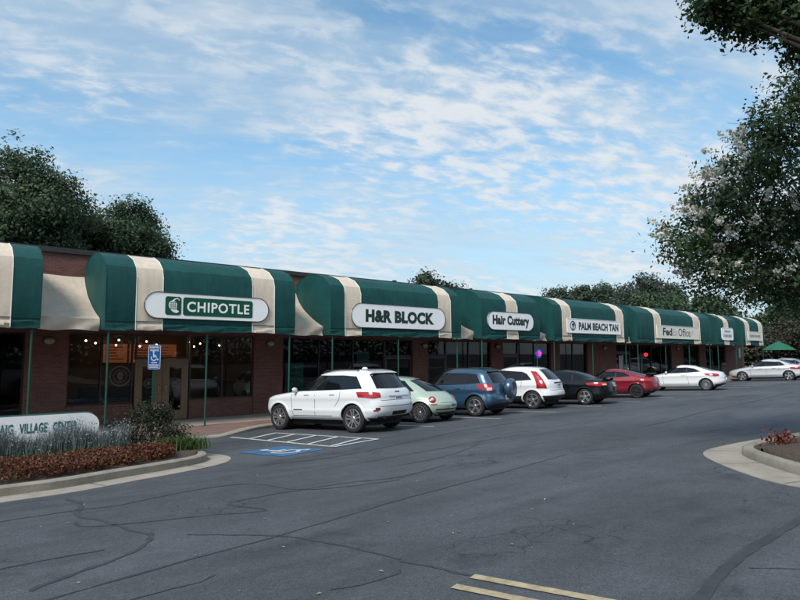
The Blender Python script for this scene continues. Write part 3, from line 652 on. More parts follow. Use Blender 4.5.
mb = MB(); mb.prism([(p[0] - 1.18, p[1]) for p in rrect(.48, .56, .07)], -.045, -.036); mb.build('logo_tile', 'sign_green', s)
mb = MB(); mb.prism([(p[0] + .28, p[1]) for p in rrect(2.32, .56, .07)], -.045, -.036); mb.build('name_tile', 'sign_green', s)
lettering('lettering', 'CHIPOTLE', 2.08, .32, 'sign_white', s, (.28, -.046, -.005), bold=.022, spacing=1.12)
px0 = -1.18
pep = catmull([(px0 - .13, .10), (px0 - .05, .155), (px0 + .05, .14), (px0 + .105, .06), (px0 + .10, -.05), (px0 + .10, -.12), (px0 + .17, -.165), (px0 + .10, -.215), (px0 - .01, -.185), (px0 - .10, -.10), (px0 - .14, .0), (px0 - .13, .10)], 4)
mb = MB(); mb.prism(pep[:-1], -.052, -.046); mb.build('logo_pepper', 'sign_white', s)
mb = MB(); mb.tube([(px0 - .02, -.05, .13), (px0 + .03, -.05, .19), (px0 + .10, -.05, .225), (px0 + .165, -.05, .20), (px0 + .17, -.05, .165)], .016, 5); mb.build('logo_stem', 'sign_white', s)
mb = MB()
for k in range(4):
    z = .09 - k * .055; mb.box(px0 - .13, px0 + .095, -.055, -.053, z - .006, z + .006)
for k in range(3):
    x = px0 - .075 + k * .06; mb.box(x - .006, x + .006, -.057, -.0555, -.13, .13)
mb.build('logo_hatching', 'sign_green', s)
s, w, h = sign('white capsule sign reading H&R BLOCK in dark green', 13.36, 18.30, 2.62, 3.52, 'c')
lettering('lettering', 'H&R BLOCK', 3.62, .50, 'sign_black', s, (0, -.036, .0), bold=.06, spacing=1.06)
s, w, h = sign('small white capsule sign reading Hair Cuttery in dark lettering', 21.05, 24.45, 2.74, 3.56, 'c')
lettering('lettering', 'Hair Cuttery', 2.72, .58, 'sign_black', s, (0, -.036, -.02), bold=.055, spacing=1.05)
s, w, h = sign('long white sign reading PALM BEACH TAN with a round palm emblem', 27.35, 32.65, 2.74, 3.46, 'b')
lettering('lettering', 'PALM BEACH TAN', 4.05, .42, 'sign_black', s, (.42, -.036, 0), bold=.05, spacing=1.05)
mb = MB(); P = arc(-2.15, 0, .20, .26, 0, 359.5, 24); mb.add([(u, -.040, v) for u, v in P], [tuple(range(len(P)))])
mb.tube([(-2.19, -.04, -.2), (-2.15, -.04, -.05), (-2.12, -.04, .06)], .03, 5)
for a in (20, 65, 115, 160, 200, -20): mb.tube([(-2.12, -.042, .05), (-2.12 + .09 * math.cos(R_(a)), -.042, .07 + .09 * math.sin(R_(a))), (-2.12 + .15 * math.cos(R_(a)), -.042, .03 + .10 * math.sin(R_(a)))], [.025, .022, .006], 4)
mb.build('palm_emblem', 'sign_black', s)
s, w, h = sign('wide cream sign reading FedEx Office on the copy shop awning', 37.1, 43.0, 2.62, 3.40, 'b', mat('sign_cream', (.76, .73, .64), .5))
lettering('lettering', 'Fed', 1.25, .50, 'sign_black', s, (-1.55, -.036, .02), bold=.03)
lettering('lettering', 'Ex', .72, .46, 'sign_purple', s, (-.50, -.036, .02), bold=.02)
lettering('lettering', 'Office', 1.75, .52, 'sign_black', s, (.85, -.036, .02), bold=-.002)
lettering('lettering', '®', .3, .3, 'sign_purple', s, (2.05, -.036, .05))
s, w, h = sign('small white rounded sign with two lines of grey lettering', 47.0, 49.0, 2.66, 3.52, 'r')
m_grey = mat('sign_grey', (.20, .22, .24), .5); M['sign_grey'] = m_grey
def marks(parent, w, h, z, n):
    mb = MB()
    for k in range(n):
        x = -w / 2 + w * (k + .5) / n; ww = w / n * random.uniform(.28, .40)
        mb.box(x - ww, x + ww, -.042, -.036, z + h * random.uniform(-.5, -.4), z + h * random.uniform(.4, .5))
    mb.build('lettering', 'sign_grey', parent)
marks(s, 1.1, .15, .19, 8); marks(s, 1.55, .24, -.14, 8)
s, w, h = sign('cream sign with faint lettering on the farthest awning', 52.0, 54.9, 2.70, 3.36, 'b', mat('sign_cream_far', (.76, .73, .66), .5))
marks(s, 2.3, .22, 0, 11)

# joints in the concrete gutters
for x0, y0, x1, y1 in ((-1.0, 9.74, -1.02, 10.22), (1.2, 9.88, 1.2, 10.36), (2.75, 10.16, 2.62, 10.62), (4.6, 10.82, 4.42, 11.2), (5.5, 12.5, 5.05, 12.4), (11.85, 4.98, 12.05, 4.42), (10.4, 4.2, 10.85, 3.75), (9.2, 2.9, 9.8, 2.7), (14.5, 4.82, 14.4, 4.25)):
    n_ = 6; P_ = [(x0 + (x1 - x0) * i / n_, y0 + (y1 - y0) * i / n_) for i in range(n_ + 1)]
    ribbon(P_, .014, .017, .2, 1).build('joint', 'gap', isl if x0 < 8 else isr)

# ================================================================== CARS
M['plate_ink'] = mat('plate_ink', (.05, .06, .12), .5)
M['pillar'] = mat('pillar', (.010, .010, .011), .3)
def pchip(pts):
    x = np.array([p[0] for p in pts], float); y = np.array([p[1] for p in pts], float); h = np.diff(x); d = np.diff(y) / h; n = len(x); m_ = np.zeros(n)
    for i in range(1, n - 1):
        if d[i - 1] * d[i] > 0:
            w1 = 2 * h[i] + h[i - 1]; w2 = h[i] + 2 * h[i - 1]; m_[i] = (w1 + w2) / (w1 / d[i - 1] + w2 / d[i])
    m_[0] = d[0]; m_[-1] = d[-1]
    def f(v):
        v = min(max(v, x[0]), x[-1]); i = min(int(np.searchsorted(x, v, 'right') - 1), n - 2); t = (v - x[i]) / h[i]
        return float(y[i] * (1 + 2 * t) * (1 - t) ** 2 + m_[i] * h[i] * t * (1 - t) ** 2 + y[i + 1] * t * t * (3 - 2 * t) + m_[i + 1] * h[i] * t * t * (t - 1))
    return f
class Car:
    def __init__(s, sp):
        s.sp = sp; s.R = pchip(sp['rear']); s.F = pchip(sp['front']); s.w = pchip(sp['width']); s.nr = sp.get('nr', 3.0); s.nf = sp.get('nf', 2.6)
        s.cr = sp.get('cr', 0.6); s.cf = sp.get('cf', 0.9); s.z0 = sp['width'][0][0]; s.z1 = sp['width'][-1][0]
    def ends(s, z):
        R, F = s.R(z), s.F(z); cr, cf = s.cr, s.cf; L = F - R
        if cr + cf > .96 * L: k = .96 * L / (cr + cf); cr *= k; cf *= k
        return R, F, cr, cf
    def P(s, z, t, sg=1):
        z = min(max(z, s.z0), s.z1); R, F, cr, cf = s.ends(z); w = s.w(z)
        if t <= 1: a = max(t, 0) * math.pi / 2; x = R + cr - cr * max(math.cos(a), 0) ** (2 / s.nr); y = w * math.sin(a) ** (2 / s.nr)
        elif t <= 2: x = R + cr + (F - cf - R - cr) * (t - 1); y = w
        else: a = max(3 - t, 0) * math.pi / 2; x = F - cf + cf * max(math.cos(a), 0) ** (2 / s.nf); y = w * math.sin(a) ** (2 / s.nf)
        return Vector((x, y * sg, z))
    def tx(s, x, z):
        R, F, cr, cf = s.ends(z)
        if x < R + cr: return math.acos(min(1, max(0, (R + cr - x) / cr)) ** (s.nr / 2)) / (math.pi / 2)
        if x <= F - cf: return 1 + (x - R - cr) / (F - cf - R - cr)
        return 3 - math.acos(min(1, max(0, (x - F + cf) / cf)) ** (s.nf / 2)) / (math.pi / 2)
    def ty(s, y, z, front=False):
        w = s.w(z); n = s.nf if front else s.nr; a = math.asin(min(1, abs(y) / w) ** (n / 2)) / (math.pi / 2); return 3 - a if front else a
    def S(s, mode, c, z, sg, eps):
        if mode == 'side': t = s.tx(c, z); q = sg
        elif mode == 'tau': t = c; q = sg
        else: t = s.ty(c, z, mode == 'front'); q = 1 if c >= 0 else -1
        p = s.P(z, t, q); dt = .01; dz = .01
        a = s.P(z, min(t + dt, 2.999), q) - s.P(z, max(t - dt, .001), q); b = s.P(min(z + dz, s.z1), t, q) - s.P(max(z - dz, s.z0), t, q)
        n = a.cross(b)
        if n.length < 1e-9: n = Vector((p.x - 2, p.y, 0))
        n.normalize()
        if n.dot(Vector((p.x - s.sp['L'] / 2, p.y * 2, (p.z - .6)))) < 0: n = -n
        return p + n * eps, n
    def patch(s, mode, bot, top, eps=.006, sg=1, nx=12, nz=5):
        def along(P, t):
            t = t * (len(P) - 1); i = min(int(t), len(P) - 2); u = t - i; return P[i][0] + (P[i + 1][0] - P[i][0]) * u, P[i][1] + (P[i + 1][1] - P[i][1]) * u
        rows = []
        for j in range(nz + 1):
            r = []
            for i in range(nx + 1):
                a, b = along(bot, i / nx), along(top, i / nx); v = j / nz; c, z = a[0] + (b[0] - a[0]) * v, a[1] + (b[1] - a[1]) * v
                r.append(s.S(mode, c, z, sg, eps)[0])
            rows.append(r)
        mb = MB(); mb.grid(rows)
        n = nx + 1; loop = list(range(n)) + [j * n + nx for j in range(1, nz + 1)] + [nz * n + i for i in range(nx - 1, -1, -1)] + [j * n for j in range(nz - 1, 0, -1)]
        cx = sum((mb.v[i][0] for i in loop)) / len(loop); o = len(mb.v)
        inner = []
        for i in loop:
            j, k = divmod(i, n); a, b = along(bot, k / nx), along(top, k / nx); v = j / nz
            inner.append(s.S(mode, a[0] + (b[0] - a[0]) * v, a[1] + (b[1] - a[1]) * v, sg, -.012)[0])
        mb.v += [tuple(p) for p in inner]; m_ = len(loop)
        mb.f += [(loop[i], loop[(i + 1) % m_], o + (i + 1) % m_, o + i) for i in range(m_)]
        return mb

def spoke_rim(kind, r):
    """rim in the local xz plane, outer face towards +y"""
    mb = MB(); rr = r * .70
    mb.lathe([(rr * 1.02, -.10), (rr * 1.02, .012), (rr * .95, .016), (rr * .90, -.02), (rr * .88, -.08)], 28, axis='y')
    n = {'five': 5, 'ten': 10, 'six': 6, 'multi': 14, 'fork': 5}[kind]; wd = {'five': .30, 'ten': .13, 'six': .30, 'multi': .10, 'fork': .14}[kind]
    for k in range(n):
        for q in ((-.16, .16) if kind == 'fork' else (0,)):
            a = 2 * math.pi * k / n + .2; c, s_ = math.cos(a), math.sin(a)
            def T(u, v, y): return (c * u - s_ * v, y, s_ * u + c * v)
            w0, w1 = wd * rr * .5, wd * rr * .62; o0, o1 = q * rr * .5, q * rr * 1.25
            vs = [T(rr * .16, o0 - w0, .0), T(rr * .16, o0 + w0, .0), T(rr * .93, o1 + w1, .004), T(rr * .93, o1 - w1, .004), T(rr * .16, o0 - w0, -.03), T(rr * .16, o0 + w0, -.03), T(rr * .93, o1 + w1, -.035), T(rr * .93, o1 - w1, -.035)]
            mb.add(vs, [(0, 1, 2, 3), (4, 7, 6, 5), (0, 4, 5, 1), (1, 5, 6, 2), (2, 6, 7, 3), (3, 7, 4, 0)])
    mb.lathe([(rr * .26, -.04), (rr * .26, .0), (rr * .20, .012), (0.002, .016)], 16, axis='y')
    return mb
def tyre(r, w):
    mb = MB(); h = w / 2; mb.lathe([(r * .69, -h * .9), (r * .80, -h), (r * .93, -h * .96), (r * .985, -h * .8), (r, -h * .55), (r, h * .55), (r * .985, h * .8), (r * .93, h * .96), (r * .80, h), (r * .69, h * .9)], 40, axis='y')
    mb.f = mb.f[:-2]; return mb
WH = {}
def wheel_meshes(r, kind, dark):
    k = (r, kind, dark)
    if k not in WH:
        t = tyre(r, .215).mesh('tyre'); t.materials.append(M['rubber']); t.polygons.foreach_set('use_smooth', [True] * len(t.polygons)); t.set_sharp_from_angle(angle=R_(40))
        q = spoke_rim(kind, r).mesh('rim'); q.materials.append(M['alloy_dark' if dark else 'alloy'])
        b = MB(); b.lathe([(r * .70, -.03), (r * .70, -.05), (.002, -.05)], 20, axis='y'); b = b.mesh('brake_disc'); b.materials.append(M['gap'])
        WH[k] = (t, q, b)
    return WH[k]

def build_car(sp, label, rear_left, heading_deg, group='cars parked nose in along the shops'):
    """rear_left: ground point under the rear left wheel; the car's +x is forwards"""
    c = Car(sp); L = sp['L']; r = sp['r']; xr, xf = sp['xr'], sp['xr'] + sp['wb']; tw = sp['track']
    h = R_(heading_deg); f2 = Vector((-math.sin(h), math.cos(h))); l2 = Vector((-f2.y, f2.x))
    A = Vector((*rear_left, gz(*rear_left))); q = Vector(rear_left) + f2 * sp['wb']; B = Vector((*q, gz(*q))); q2 = Vector(rear_left) - l2 * 2 * tw; D = Vector((*q2, gz(*q2)))
    fx = (B - A).normalized(); ly = (A - D).normalized(); up_ = fx.cross(ly).normalized(); ly = up_.cross(fx)
    org = A - fx * xr - ly * tw
    root = thing('parked_car', label, sp['cat'], (0, 0, 0), group=group)
    root.matrix_world = Matrix(((fx.x, ly.x, up_.x, org.x), (fx.y, ly.y, up_.y, org.y), (fx.z, ly.z, up_.z, org.z), (0, 0, 0, 1)))
    # body from stacked outlines
    zs = [c.z0]; z = c.z0
    while z < c.z1 - 1e-4:
        st = .035
        for _ in range(6):
            if max(abs(c.R(min(z + st, c.z1)) - c.R(z)), abs(c.F(min(z + st, c.z1)) - c.F(z))) > .11 or abs(c.w(min(z + st, c.z1)) - c.w(z)) > .05: st *= .6
        z = min(z + max(st, .004), c.z1); zs.append(z)
    if sp.get('clad'):
        zs = sorted(set(zs + [sp['clad'] - .001, sp['clad'] + .001]))
    ts = [math.sin(i / 12 * math.pi / 2) ** 1.0 * 1.0 if False else i / 12 for i in range(12)] + [1 + i / 24 for i in range(24)] + [2 + i / 12 for i in range(13)]
    n = len(ts); ring = n * 2 - 2; mb = MB()
    for z in zs:
        half = [c.P(z, t) for t in ts]; mb.v += [tuple(p) for p in half] + [(p.x, -p.y, p.z) for p in half[-2:0:-1]]
    for j in range(len(zs) - 1):
        for i in range(ring): mb.f.append((j * ring + i, j * ring + (i + 1) % ring, (j + 1) * ring + (i + 1) % ring, (j + 1) * ring + i))
    mb.f.append(tuple(range(ring))[::-1]); mb.f.append(tuple((len(zs) - 1) * ring + i for i in range(ring)))
    me = mb.mesh('body')
    bo = bpy.data.objects.new('body', me); COL.objects.link(bo)
    ra = r * sp.get('arch', 1.14); cut = MB()
    for x in (xr, xf):
        for sg in (1, -1):
            y0, y1 = sg * (tw - .20), sg * (tw + .45); k = 40
            ring_ = [(x + ra * math.cos(2 * math.pi * i / k), r + ra * math.sin(2 * math.pi * i / k)) for i in range(k)]
            cut.add([(a, min(y0, y1), b) for a, b in ring_] + [(a, max(y0, y1), b) for a, b in ring_], [tuple(range(k)), tuple(range(2 * k - 1, k - 1, -1))] + [(i, i + k, (i + 1) % k + k, (i + 1) % k) for i in range(k)])
    co = bpy.data.objects.new('cutter', cut.mesh('cutter')); COL.objects.link(co)
    md = bo.modifiers.new('arches', 'BOOLEAN'); md.operation = 'DIFFERENCE'; md.object = co; md.solver = 'EXACT'
    dg = bpy.context.evaluated_depsgraph_get(); me2 = bpy.data.meshes.new_from_object(bo.evaluated_get(dg))
    bpy.data.objects.remove(bo); bpy.data.objects.remove(co)
    if len(me2.polygons) < 100: me2 = me
    me2.materials.clear(); me2.materials.append(sp['paint']); me2.materials.append(M['gap']); me2.materials.append(M['cladding'])
    for p in me2.polygons:
        q = p.center; d = min(math.hypot(q.x - x, q.z - r) for x in (xr, xf)); p.use_smooth = True
        if (d < ra * 1.003 and abs(q.y) < tw + .3) and (abs(p.normal.y) < .35 or abs(q.y) < tw - .15): p.material_index = 1
        elif q.z < sp.get('clad', 0) or (p.normal.z < -.8 and q.z < .5): p.material_index = 2
    me2.set_sharp_from_angle(angle=R_(38)); me2.name = 'body'
    body = link('body', me2, root)
    m_ = MB(); m_.box(max(.35, xr - .5), xf + .45, -tw + .16, tw - .16, .19, c.z0 + .05); m_.build('underbody', 'gap', root)
    # arch lips
    for x in (xr, xf):
        for sg in (1, -1):
            a0, a1 = sp.get('lip', (-14, 194)); wdt = sp.get('lipw', .045)
            rows = []
            K = 26
            for rad, e in ((ra * .985, -.02), (ra * .99, .012), (ra + wdt * .6, .014), (ra + wdt, .001), (ra + wdt, -.012)):
                row = []
                for i in range(K + 1):
                    a = R_(a0 + (a1 - a0) * i / K); zz = r + rad * math.sin(a)
                    row.append(c.S('side', x + rad * math.cos(a), max(zz, c.z0), sg, e)[0])
                rows.append(row)
            m_ = MB(); m_.grid(rows); m_.build('wheel_arch', sp.get('lipmat', sp['paint']), root, angle=40)
    tm, rm, bm_ = wheel_meshes(r, sp['rim'], sp.get('darkrim', False))
    for x in (xr, xf):
        for sg in (1, -1):
            w_ = link('wheel', tm, root); w_.location = (x, sg * (tw - .005), r)
            if sg < 0: w_.rotation_euler = (0, 0, math.pi)
            o = link('rim', rm, w_); o.location = (0, .085, 0)
            o = link('brake_disc', bm_, w_); o.location = (0, .085, 0)
    for it in sp['patches']:
        nm, m_, mode, bot, top = it[:5]; eps = it[5] if len(it) > 5 else .006
        for sg in ((1, -1) if mode in ('side', 'tau') else (1,)):
            c.patch(mode, bot, top, eps, sg).build(nm, m_, root, angle=50)
    sw = [it for it in sp['patches'] if it[0] == 'side_window']
    for A_, B_ in zip(sw[:-1], sw[1:]):
        for sg in (1, -1): c.patch('side', [A_[3][-1], B_[3][0]], [A_[4][-1], B_[4][0]], .004, sg, 2, 5).build('pillar_trim', 'pillar', root)
    def hline(mode, c0, c1, z, w, nm='panel_gap', m_='gap', eps=.003):
        for sg in ((1, -1) if mode in ('side', 'tau') else (1,)):
            c.patch(mode, [(c0, z - w / 2), (c1, z - w / 2)], [(c0, z + w / 2), (c1, z + w / 2)], eps, sg, 16, 1).build(nm, m_, root)
    def sline(P, w, nm='panel_gap', m_='gap'):
        for sg in (1, -1):
            for a, b in zip(P[:-1], P[1:]):
                dx, dz = b[0] - a[0], b[1] - a[1]; l = math.hypot(dx, dz); nx_, nz_ = -dz / l * w / 2, dx / l * w / 2
                c.patch('side', [(a[0] - nx_, a[1] - nz_), (b[0] - nx_, b[1] - nz_)], [(a[0] + nx_, a[1] + nz_), (b[0] + nx_, b[1] + nz_)], .003, sg, 6, 1).build(nm, m_, root)
    for P in sp.get('gaps', []): sline(P, .012)
    for a in sp.get('rear_gaps', []): hline('rear', a[0], a[1], a[2], a[3])
    for x, z in sp['handles']:
        for sg in (1, -1):
            p, nrm = c.S('side', x, z, sg, .022); m_ = MB(); m_.tube([p + Vector((-.10, -nrm.y * .02, 0)), p + Vector((-.08, 0, 0)), p + Vector((.08, 0, 0)), p + Vector((.10, -nrm.y * .02, 0))], [.010, .015, .015, .010], 6)
            m_.build('door_handle', sp.get('handlemat', sp['paint']), root)
    x, z = sp['mirror']
    for sg in (1, -1):
        p, nrm = c.S('side', x, z, sg, .0); m_ = MB(); y = sg
        pr = [(.0, .06), (.05, .105), (.12, .11), (.17, .08), (.20, .03)]
        rows = []
        for d, rad in [(.03, .03)] + [(.05 + a, b) for a, b in pr]:
            rows.append([tuple(p + Vector((rad * .55 * math.cos(t), y * d, .05 + rad * .72 * math.sin(t)))) for t in np.linspace(0, 2 * math.pi, 13)])
        m_.grid(rows); m_.build('mirror', sp['paint'], root, smooth=True)
    # number plate
    pz = sp['plate']; p, nrm = c.S('rear', 0.0001, pz, 1, .012); m_ = MB(); tl = math.atan2(nrm.z, -nrm.x)
    u = Vector((-nrm.z, 0, nrm.x)) * -1; u = u if u.z > 0 else -u
    vs = [p + Vector((0, sy * .155, 0)) + u * (sz * .078) + nrm * e for e in (0, .008) for sy, sz in ((-1, -1), (1, -1), (1, 1), (-1, 1))]
    m_.add(vs, [(0, 1, 2, 3), (4, 5, 6, 7), (0, 1, 5, 4), (1, 2, 6, 5), (2, 3, 7, 6), (3, 0, 4, 7)]); np_ = m_.build('number_plate', 'plate', root); m_ = MB()
    for k in range(6):
        yy = -.115 + k * .046; a_ = [p + nrm * .0095 + Vector((0, yy + sy * .016, 0)) + u * (sz * .034) for sy, sz in ((-1, -1), (1, -1), (1, 1), (-1, 1))]; m_.add(a_, [(0, 1, 2, 3)])
    m_.build('plate_print', 'plate_ink', np_)
    if sp.get('extra'): sp['extra'](c, root, sp)
    return root

def paint(name, col, metal=0.0, rough=0.35):
    return mat(name, col, rough, metal=metal, coat=1.0)
W_ = paint('paint_white', (.70, .72, .74))

def x_suv(c, root, sp):
    for sg in (1, -1):      # roof rails
        m_ = MB(); m_.tube([(.98, sg * .60, 1.69), (1.06, sg * .60, 1.735), (1.7, sg * .60, 1.757), (2.2, sg * .60, 1.735), (2.30, sg * .60, 1.69)], .015, 6); m_.build('roof_rail', 'cladding', root)
    m_ = MB(); m_.prism([(.52, 1.625), (.47, 1.63), (.70, 1.695), (1.0, 1.735), (.95, 1.66)], -.55, .55, 'xz'); m_.build('spoiler', sp['paint'], root, angle=40)
    m_ = MB(); m_.lathe([(.09, 0), (.08, .035), (.04, .06), (.002, .065)], 14, (1.25, 0.0, 1.748), sx=1.2, sy=.7); m_.build('antenna_pod', sp['paint'], root, smooth=True)
    for sg in (1, -1):
        m_ = MB(); m_.tube([(.10, sg * .58, .42), (.35, sg * .58, .42)], .04, 10); m_.build('exhaust', 'gap', root)
    c.patch('side', [(2.88, .605), (3.24, .605)], [(2.88, .632), (3.24, .632)], .006, 1).build('badge', 'gap', root)
    m_ = MB(); p, n = c.S('rear', .0001, 1.10, 1, .008); m_.box(p.x - .006, p.x + .002, -.10, .10, 1.085, 1.115); m_.build('badge', 'gap', root)
    m_ = MB(); p, n = c.S('rear', .0001, 1.3, 1, .015); m_.tube([p + Vector((-.05, -.05, -.08)), p + Vector((-.0, -.42, -.05))], .012, 5); m_.build('wiper', 'gap', root)
SUV = dict(cat='car', L=4.82, r=.385, xr=.98, wb=2.915, track=.83, rim='fork', paint=W_, cr=.62, nr=3.4, cf=1.0, nf=2.7, arch=1.13, lipw=.06,
  rear=[(.34, .28), (.44, .10), (.56, .02), (.72, .0), (.86, .03), (.90, .055), (1.0, .07), (1.12, .12), (1.2, .19), (1.5, .42), (1.64, .55), (1.70, .80), (1.735, 1.2), (1.75, 1.7)],
  front=[(.34, 4.45), (.5, 4.74), (.7, 4.82), (.92, 4.76), (1.02, 4.55), (1.09, 4.1), (1.15, 3.55), (1.18, 3.42), (1.3, 3.22), (1.5, 2.92), (1.63, 2.68), (1.70, 2.42), (1.735, 2.15), (1.75, 1.9)],
  width=[(.34, .84), (.42, .918), (.54, .950), (.61, .966), (.66, .953), (.84, .945), (.96, .962), (1.02, .955), (1.12, .93), (1.17, .90), (1.3, .855), (1.55, .765), (1.64, .71), (1.70, .63), (1.735, .5), (1.75, .3)],
  patches=[('side_window', 'car_glass', 'side', [(.66, 1.21), (1.40, 1.185)], [(.93, 1.545), (1.40, 1.585)]), ('side_window', 'car_glass', 'side', [(1.44, 1.185), (2.36, 1.165)], [(1.44, 1.587), (2.36, 1.60)]),
   ('side_window', 'car_glass', 'side', [(2.41, 1.163), (3.25, 1.15)], [(2.41, 1.60), (2.74, 1.585)]),
   ('rear_window', 'car_glass', 'rear', [(-.70, 1.20), (0, 1.185), (.70, 1.20)], [(-.60, 1.60), (0, 1.61), (.60, 1.60)]),
   ('windscreen', 'car_glass', 'front', [(-.76, 1.20), (0, 1.20), (.76, 1.20)], [(-.60, 1.62), (0, 1.64), (.60, 1.62)]),
   ('tail_light', 'light_red', 'tau', [(.42, .975), (.70, .945), (1.02, .98)], [(.42, 1.085), (.70, 1.115), (1.04, 1.12)], .014),
   
   ('reflector', 'light_red', 'tau', [(.55, .60), (.72, .60)], [(.55, .635), (.72, .635)], .01),
   ('tailgate_bar', 'chrome', 'rear', [(-.42, .985), (.42, .985)], [(-.42, 1.01), (.42, 1.01)], .02),
   ('bumper_vent', 'gap', 'rear', [(-.30, .47), (.30, .47)], [(-.34, .57), (.34, .57)], .008),
   ('fog_light', 'gap', 'tau', [(.50, .62), (.66, .62)], [(.50, .69), (.66, .69)], .006)],
  gaps=[[(1.42, 1.15), (1.43, .95)], [(2.385, 1.14), (2.39, .45)], [(3.30, 1.12), (3.34, .9), (3.28, .45)], [(1.43, .93), (1.62, .72)], [(1.75, .45), (3.28, .45)]],
  rear_gaps=[(-.72, .72, .88, .012), (-.80, .80, .72, .010)], handles=[(1.72, 1.055), (2.72, 1.05)], mirror=(3.15, 1.14), plate=.93, extra=x_suv)
build_car(SUV, 'white SUV nearest the hatched marking', (10.15, 13.75), 14)

def x_beetle(c, root, sp):
    for sg in (1, -1):
        for z, y in ((.70, .60),):
            p, n = c.S('tau', .52, .73, sg, .004); m_ = MB()
            a = Vector((0, 0, 1)).cross(n).normalized(); b = n.cross(a)
            rows = [[tuple(p + n * e + (a * math.cos(t) + b * math.sin(t)) * rr) for t in np.linspace(0, 2 * math.pi, 21)] for rr, e in ((.115, -.02), (.115, .015), (.09, .03), (.05, .035))]
            m_.grid(rows); m_.build('tail_light', 'light_red', root, smooth=True)
            m_ = MB(); rows = [[tuple(p + n * e + (a * math.cos(t) + b * math.sin(t)) * rr) for t in np.linspace(0, 2 * math.pi, 17)] for rr, e in ((.05, .03), (.045, .042), (.004, .045))]; m_.grid(rows); m_.build('tail_lens', 'light_clear', root, smooth=True)
PALE = paint('paint_pale_green', (.40, .50, .42), .25, .35)
BEETLE = dict(cat='car', L=4.09, r=.32, xr=.74, wb=2.51, track=.755, rim='multi', paint=PALE, cr=.95, nr=2.3, cf=1.1, nf=2.2, arch=1.16, lipw=.07, clad=.0,
  rear=[(.22, .35), (.32, .10), (.45, .02), (.56, .0), (.66, .06), (.78, .15), (.9, .30), (1.02, .52), (1.15, .80), (1.3, 1.15), (1.4, 1.48), (1.46, 1.8), (1.49, 2.1)],
  front=[(.22, 3.8), (.32, 4.02), (.5, 4.09), (.62, 4.05), (.76, 3.88), (.86, 3.55), (.95, 3.12), (1.02, 2.95), (1.15, 2.78), (1.3, 2.58), (1.4, 2.45), (1.46, 2.34), (1.49, 2.22)],
  width=[(.22, .76), (.32, .84), (.5, .865), (.66, .86), (.78, .83), (.88, .785), (.95, .755), (1.1, .72), (1.3, .60), (1.4, .50), (1.46, .36), (1.49, .2)],
  patches=[('side_window', 'car_glass', 'side', [(1.02, 1.0), (1.68, .965)], [(1.50, 1.33), (1.68, 1.355)]), ('side_window', 'car_glass', 'side', [(1.73, .963), (2.75, .955)], [(1.73, 1.36), (2.42, 1.36)]),
   ('rear_window', 'car_glass', 'rear', [(-.52, .985), (0, .97), (.52, .985)], [(-.40, 1.34), (0, 1.38), (.40, 1.34)]),
   ('windscreen', 'car_glass', 'front', [(-.62, 1.03), (0, 1.03), (.62, 1.03)], [(-.44, 1.37), (0, 1.40), (.44, 1.37)]),
   ('bumper_slot', 'gap', 'rear', [(-.62, .40), (.62, .40)], [(-.62, .435), (.62, .435)], .006), ('reflector', 'light_red', 'tau', [(.46, .565), (.62, .565)], [(.46, .595), (.62, .595)], .008)],
  gaps=[[(1.70, .95), (1.70, .40)], [(2.80, .93), (2.86, .40)], [(1.70, .40), (2.86, .40)]], rear_gaps=[(-.50, .50, .62, .010)], handles=[(1.88, .80)], mirror=(2.62, .97), plate=.52, extra=x_beetle)
build_car(BEETLE, 'pale green compact car with a rounded roof and round tail lights', (13.20, 14.34), 14)

BLUE = paint('paint_blue', (.030, .082, .15), .45, .32)
def x_rav(c, root, sp):
    m_ = MB(); m_.lathe([(.345, .0), (.36, -.03), (.355, -.15), (.33, -.20), (.24, -.225), (.20, -.225), (.18, -.215), (.002, -.215)], 36, axis='y')
    s_ = m_.build('spare_wheel_cover', sp['paint'], root, angle=40); s_.rotation_euler = (0, 0, -math.pi / 2); s_.location = (.05, -.18, .92)
    m_ = MB(); m_.lathe([(.348, -.005), (.368, -.01), (.368, -.04), (.348, -.045)], 36, axis='y'); q = m_.build('tyre_band', 'rubber', s_)
    for sg in (1, -1):
        m_ = MB(); m_.tube([(.80, sg * .54, 1.62), (.88, sg * .54, 1.67), (1.6, sg * .54, 1.69), (2.1, sg * .54, 1.67), (2.2, sg * .54, 1.62)], .014, 6); m_.build('roof_rail', 'cladding', root)
    m_ = MB(); m_.prism([(.44, 1.545), (.40, 1.55), (.62, 1.62), (.9, 1.668), (.8, 1.58)], -.50, .50, 'xz'); m_.build('spoiler', sp['paint'], root, angle=40)
